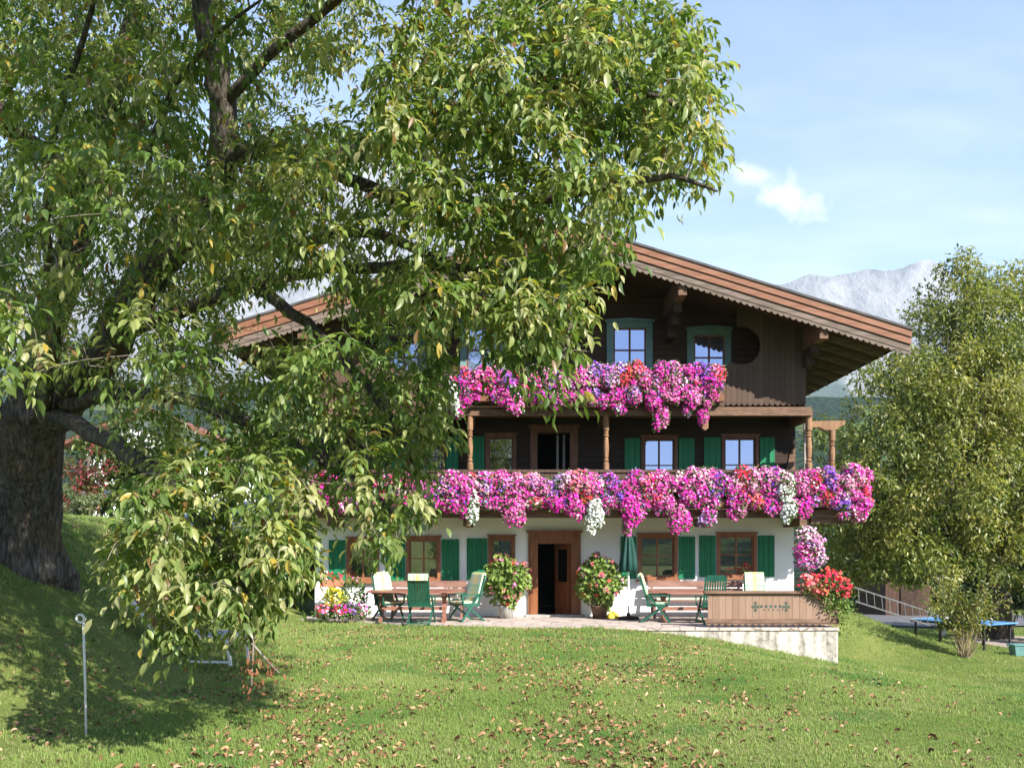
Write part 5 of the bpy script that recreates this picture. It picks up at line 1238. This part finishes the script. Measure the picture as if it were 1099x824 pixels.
# table tennis table
q = P(1032, 671, 29.2); gz = float(H(q.x, 29.2)); zt = .76
tt_root = thing('table_tennis_table', 'blue table tennis table with net on the lower lawn', 'table', (q.x, 29.2, gz), R(-60))
hl, hw = 1.37, .76
s = MB(); s.box(-hl, -.004, -hw, hw, zt - .03, zt); s.box(.004, hl, -hw, hw, zt - .03, zt); s.build('tabletop', M['blue'], tt_root, local=True)
s = MB(); t_ = .02
for a, b, c, e in ((-hl, hl, -hw, -hw + t_), (-hl, hl, hw - t_, hw), (-hl, -hl + t_, -hw + t_, hw - t_), (hl - t_, hl, -hw + t_, hw - t_), (-hl + t_, hl - t_, -.004, .004)): s.box(a, b, c, e, zt + .002, zt + .004)
s.build('edge_line', M['white'], tt_root, local=True)
s = MB(); s.box(-.004, .004, -hw - .12, hw + .12, zt + .006, zt + .15)
for y in (-hw - .14, hw + .12): s.box(-.01, .01, y, y + .02, zt - .04, zt + .16)
s.build('net', M['net'], tt_root, local=True)
s = MB()
for y in (-hw + .06, hw - .09): s.box(-hl + .05, hl - .05, y, y + .03, zt - .09, zt - .032)
s.box(-.5, .5, -.5, .5, zt - .24, zt - .095); s.build('undercarriage', M['iron'], tt_root, local=True)
for x in (-hl + .2, -.3, .3, hl - .2):
    for y in (-hw + .12, hw - .12):
        s = MB(); wx = q.x + x * math.cos(R(-60)) - y * math.sin(R(-60)); wy = 29.2 + x * math.sin(R(-60)) + y * math.cos(R(-60)); gl = float(H(wx, wy)) - gz
        s.box(x - .025, x + .025, y - .025, y + .025, gl - .03, zt - .095); s.build('leg', M['iron'], tt_root, local=True)
# ladder lying on its edge on the bank
la, lb_ = P(918, 645, 28.0), P(1008, 674, 29.2)
ld = thing('ladder', 'aluminium ladder lying on its edge down the grassy bank', 'ladder', tuple(la))
up = Vector((0, .1, .42))
for o_ in (Vector((0, 0, 0)), up):
    s = MB(); s.bar(la + o_, lb_ + o_, .028, .042); s.build('stile', M['alu'], ld)
for k in range(11):
    q = la.lerp(lb_, (k + .5) / 11); s = MB(); s.tube([q, q + up], .011, 6); s.build('rung', M['alu'], ld)
# pole, shed, pale teal bin
s = MB(); q = P(1013, 650, 34); s.tube([(q.x, 34, float(H(q.x, 34)) - .2), (q.x, 34, Z_(618, 34))], .07, 10); s.lathe([(.09, Z_(618, 34)), (.09, Z_(617, 34) + .02), (.02, Z_(617, 34) + .07)], q.x, 34, 10)
tag(s.build('white_post', M['white']), 'short white post under the big right tree', 'post')
sh = thing('shed', 'low dark wooden shed with a pale roof edge beneath the right tree', 'shed', (X_(985, 44), 46, float(H(X_(985, 44), 45))))
sx0, sx1 = X_(955, 44), X_(1004, 44); g_ = -2.0
s = MB(); s.box(sx0, sx1, 44.5, 48, g_, Z_(622, 44)); s.build('wall', M['shedwood'], sh)
s = MB(); s.add([(sx0 - .3, 44.1, Z_(614, 44)), (sx1 + .3, 44.1, Z_(622, 44)), (sx1 + .3, 48.4, Z_(622, 44)), (sx0 - .3, 48.4, Z_(614, 44)), (sx0 - .3, 44.1, Z_(614, 44) + .12), (sx1 + .3, 44.1, Z_(622, 44) + .12), (sx1 + .3, 48.4, Z_(622, 44) + .12), (sx0 - .3, 48.4, Z_(614, 44) + .12)], [(3, 2, 1, 0), (4, 5, 6, 7), (0, 1, 5, 4), (1, 2, 6, 5), (2, 3, 7, 6), (3, 0, 4, 7)]); s.build('roof', M['alu'], sh)
s = MB(); s.box(sx0 + .7, sx0 + 1.5, 44.44, 44.498, g_, g_ + 1.9); s.build('door', M['beam_dark'], sh)
q = P(1096, 692, 27); g_ = float(H(q.x, 27)); bn = thing('plastic_tub', 'pale teal plastic tub on the lawn at the right picture edge', 'tub', (q.x, 27, g_))
s = MB(); vs = []
for (w0, z) in ((.24, g_ + .003), (.28, g_ + .30), (.31, g_ + .30), (.31, g_ + .33), (.25, g_ + .33), (.22, g_ + .06)):
    vs += [(q.x - w0, 27 - w0 * .7, z), (q.x + w0, 27 - w0 * .7, z), (q.x + w0, 27 + w0 * .7, z), (q.x - w0, 27 + w0 * .7, z)]
fs = [(3, 2, 1, 0)] + [(i * 4 + k, i * 4 + (k + 1) % 4, i * 4 + 4 + (k + 1) % 4, i * 4 + 4 + k) for i in range(5) for k in range(4)] + [(20, 21, 22, 23)]
s.add(vs, fs); s.build('tub_body', M['teal_plastic'], bn)
s = MB(); s.tube([(q.x - .30, 27, g_ + .30), (q.x - .37, 27, g_ + .28), (q.x - .37, 27.1, g_ + .28), (q.x - .30, 27.1, g_ + .30)], .015, 6); s.build('handle', M['teal_plastic'], bn)

# lounger under the low branches
q = P(205, 700, 13.4); lx, ly = q.x, 13.4; gz = float(H(lx, ly))
lg = thing('garden_lounger', 'white framed lounger with brown backrest and grey seat under the low branches', 'lounger', (lx, ly, gz), 0)
lg.rotation_euler = (0, 0, R(-8))
s = MB(); s.bar((-.35, -.3, .38), (.75, -.3, .38), .04, .04); s.bar((-.35, .3, .38), (.75, .3, .38), .04, .04); s.bar((.75, -.3, .38), (.75, .3, .38), .04, .04); s.bar((-.35, -.3, .38), (-.72, -.3, .86), .04, .04); s.bar((-.35, .3, .38), (-.72, .3, .86), .04, .04); s.build('frame', M['white'], lg, local=True)
for x in (-.3, .68):
    for y in (-.3, .3):
        s = MB(); s.bar((x, y, .36), (x + (.06 if x > 0 else -.06), y, -.02), .035, .035, (0, 1, 0)); s.build('leg', M['white'], lg, local=True)
s = MB(); s.bar((-.33, -.3, .03), (.72, -.3, .03), .03, .03); s.build('foot_rail', M['white'], lg, local=True)
s = MB(); s.box(-.33, .73, -.275, .275, .385, .43); s.build('seat', M['greypad'], lg, local=True, bevel=.015)
s = MB(); s.bar((-.39, 0, .43), (-.72, 0, .88), .55, .05, (1, 0, .7)); s.build('backrest', M['brownpanel'], lg, local=True, bevel=.015)
# parked car, mostly hidden behind leaves
d = 30.0; cxx = X_(262, d); gz = float(H(cxx, d))
car = thing('parked_car', 'silver parked car glimpsed through leaves left of the farmhouse', 'car', (cxx, d, gz))
s = MB(); side = [(-2.1, .30), (2.1, .30), (2.15, .62), (2.0, .84), (1.15, .93), (.55, 1.42), (-.95, 1.46), (-1.7, 1.0), (-2.1, .92), (-2.18, .6)]
n = len(side); vs = []
for k, (yy_, wk) in enumerate(((-.85, .97), (-.70, 1), (.70, 1), (.85, .97))):
    for (x, z) in side:
        tuck = .16 if z > 1.1 else 0; y = yy_ - math.copysign(tuck, yy_); vs.append((x * wk, y, z))
fs = [tuple(range(n)), tuple(range(4 * n - 1, 3 * n - 1, -1))] + [(a * n + (i + 1) % n, a * n + i, (a + 1) * n + i, (a + 1) * n + (i + 1) % n) for a in range(3) for i in range(n)]
s.add(vs, fs); s.build('body', M['carpaint'], car, local=True, bevel=.04)
for y in (-.865, .865):
    s = MB(); e = math.copysign(.02, y)
    s.add([(-1.45, y, .98), (.95, y, .95), (.48, y - math.copysign(.13, y), 1.36), (-.9, y - math.copysign(.13, y), 1.39), (-1.45, y - e, .98), (.95, y - e, .95), (.48, y - math.copysign(.15, y), 1.36), (-.9, y - math.copysign(.15, y), 1.39)], [(0, 1, 2, 3), (7, 6, 5, 4), (0, 4, 5, 1), (1, 5, 6, 2), (2, 6, 7, 3), (3, 7, 4, 0)])
    s.build('side_window', M['glass_dark'], car, local=True)
for x in (-1.3, 1.3):
    for y in (-.80, .80):
        s = MB(); s.tube([(x, y - .1, .31), (x, y + .1, .31)], .31, 20); wh = s.build('wheel', M['rubber'], car, local=True)
        s = MB(); s.tube([(x, y - .115, .31), (x, y + .115, .31)], .19, 14); s.build('rim', M['alu'], wh, local=True)
for y in (-.62, .62):
    s = MB(); s.box(2.02, 2.13, y - .16, y + .16, .66, .78); s.build('headlight', M['lamp_glass'], car, local=True)
# neighbour's house on the bank
d = 52; hx = X_(170, d); gz = float(H(hx, d)); nb = thing('neighbour_house', 'white neighbouring house glimpsed between trunk and leaves on the bank', 'house', (hx, d, gz))
s = MB(); s.box(hx - 4, hx + 3.2, d, d + 8, gz - .5, gz + 4.6); s.prism([(hx - 4, gz + 4.602), (hx + 3.2, gz + 4.602), (hx - .4, gz + 6.2)], d + .003, d + 7.997); s.build('wall', M['plaster'], nb)
s = MB()
for sd in (-1, 1): s.add([(hx - .4, d - 1, gz + 6.45), (hx - .4 + sd * 4.7, d - 1, gz + 4.35), (hx - .4 + sd * 4.7, d + 9, gz + 4.35), (hx - .4, d + 9, gz + 6.45), (hx - .4, d - 1, gz + 6.25), (hx - .4 + sd * 4.7, d - 1, gz + 4.15), (hx - .4 + sd * 4.7, d + 9, gz + 4.15), (hx - .4, d + 9, gz + 6.25)], [(0, 1, 2, 3), (7, 6, 5, 4), (0, 4, 5, 1), (1, 5, 6, 2), (2, 6, 7, 3), (3, 7, 4, 0)])
s.build('roof', M['rooftile'], nb)
for xx in (-2.6, -.4, 1.8):
    for zz in (1.0, 3.0):
        s = MB(); s.box(hx + xx - .5, hx + xx + .5, d - .05, d - .003, gz + zz, gz + zz + 1.2); wn_ = s.build('window', M['frame'], nb)
        s = MB(); s.box(hx + xx - .4, hx + xx + .4, d - .07, d - .053, gz + zz + .1, gz + zz + 1.1); s.build('pane', M['glass_dark'], wn_)

# ------------------------------------------------------------------ grass and fallen leaves
def on_lawn(x, y):
    e = poly_in(x, y, [(a, b) for a, b in edge] + [(7.4, 40), (-6.3, 40)]); k = ~e
    k &= ~((x > 7.3) & (x < 8.5) & (y > 21.0 + .25 * np.sin(3 * x)) & (y < 21.75 - .3 * (x - 7.3) ** 2 + .25 * np.sin(3 * x)))
    k &= ~((np.hypot(x + 7.15, y - 13.6) < .75))
    k &= ~((x > 15.4) & (y > 29.4) & (y < 33.6))
    return k
Px, Py, Sc = [], [], []
for (d0, d1, dens, hh) in ((4.6, 7.0, 1700, .022), (7.0, 9.5, 1500, .025), (9.5, 13, 1000, .029), (13, 18, 480, .038), (18, 25, 210, .048), (25, 36, 70, .065)):
    xa, xb = -.62 * d1, .62 * d1; n = int(dens * (d1 - d0) * (xb - xa)); x = rng.uniform(xa, xb, n); y = rng.uniform(d0, d1, n)
    k = (np.abs(x) < .60 * y + .3) & on_lawn(x, y); Px.append(x[k]); Py.append(y[k]); Sc.append(np.full(k.sum(), hh))
x = np.concatenate(Px); y = np.concatenate(Py); sc = np.concatenate(Sc); n = len(x)
patch = np.array([noise.fractal((a * .55, b * .55, 1.7), 1, 2, 4) for a, b in zip(x, y)]); fine = np.array([noise.noise((a * 2.3, b * 2.3, 4)) for a, b in zip(x, y)])
coarse = np.array([noise.noise((a * .9 + 5, b * .9, 8)) for a, b in zip(x, y)]); sc = sc * rng.uniform(.55, 1.6, n) * np.clip(1 + .45 * fine, .5, 1.7); sc = np.where((coarse > .28) & (rng.random(n) < .35), sc * 1.35, sc)
pos = np.stack([x, y, H(x, y) - .004], 1)
ang = rng.uniform(0, 6.283, n); fw = np.stack([np.cos(ang), np.sin(ang), np.zeros(n)], 1)
gA, gB, gC = np.array([.180, .275, .066]), np.array([.270, .345, .105]), np.array([.42, .39, .21])
tt_ = np.clip(.5 + patch * .7 + rng.normal(size=n) * .22, 0, 1)[:, None]
col = gA * (1 - tt_) + gB * tt_; clov = coarse < -.30; col[clov] = col[clov] * np.array([.62, .80, .75]); dryk = rng.random(n) < np.clip(.06 + .12 * patch, .02, .3); col[dryk] = gC * rng.uniform(.7, 1.2, (dryk.sum(), 1))
gr = scatter('grass', *TUFT, pos, fw, np.tile([0, 0, 1.0], (n, 1)) + rng.normal(size=(n, 3)) * .12, np.stack([sc * 1.0, sc * 1.0, sc * 1.15], 1), col, M['blade'])
tag(gr, 'short mown green lawn grass', 'grass', kind='stuff')
print('grass tufts', n)

n = 12500
y = 6 + 15.5 * rng.random(n) ** .95; x = rng.normal(size=n) * .26 * y + (-.03 * y) ; cl = np.array([noise.fractal((a * .8, b * .35, 9.1), 1, 2, 3) for a, b in zip(x, y)])
k = (cl + rng.normal(size=n) * .30 > .08) & on_lawn(x, y) & (np.abs(x) < .6 * y); x, y = x[k], y[k]; n = len(x)
pos = np.stack([x, y, H(x, y) + .012 + .018 * rng.random(n)], 1); ang = rng.uniform(0, 6.283, n)
fw = np.stack([np.cos(ang), np.sin(ang), rng.normal(size=n) * .3], 1)
pal = np.array([(.27, .14, .075), (.36, .20, .12), (.46, .30, .20), (.18, .09, .05), (.10, .055, .035), (.38, .26, .12)])
fl = scatter('fallen_leaves', *LEAF, pos, fw, np.tile([0, 0, 1.0], (n, 1)) + rng.normal(size=(n, 3)) * .45, np.stack([rng.uniform(.04, .078, n) * 1.4, rng.uniform(.04, .078, n), rng.uniform(.08, .40, n)], 1), pal[rng.choice(6, n, p=[.25, .25, .15, .15, .1, .1])] * rng.uniform(.8, 1.2, (n, 1)), M['dry'])
tag(fl, 'dry brown walnut leaves scattered over the lawn', 'leaves', kind='stuff')
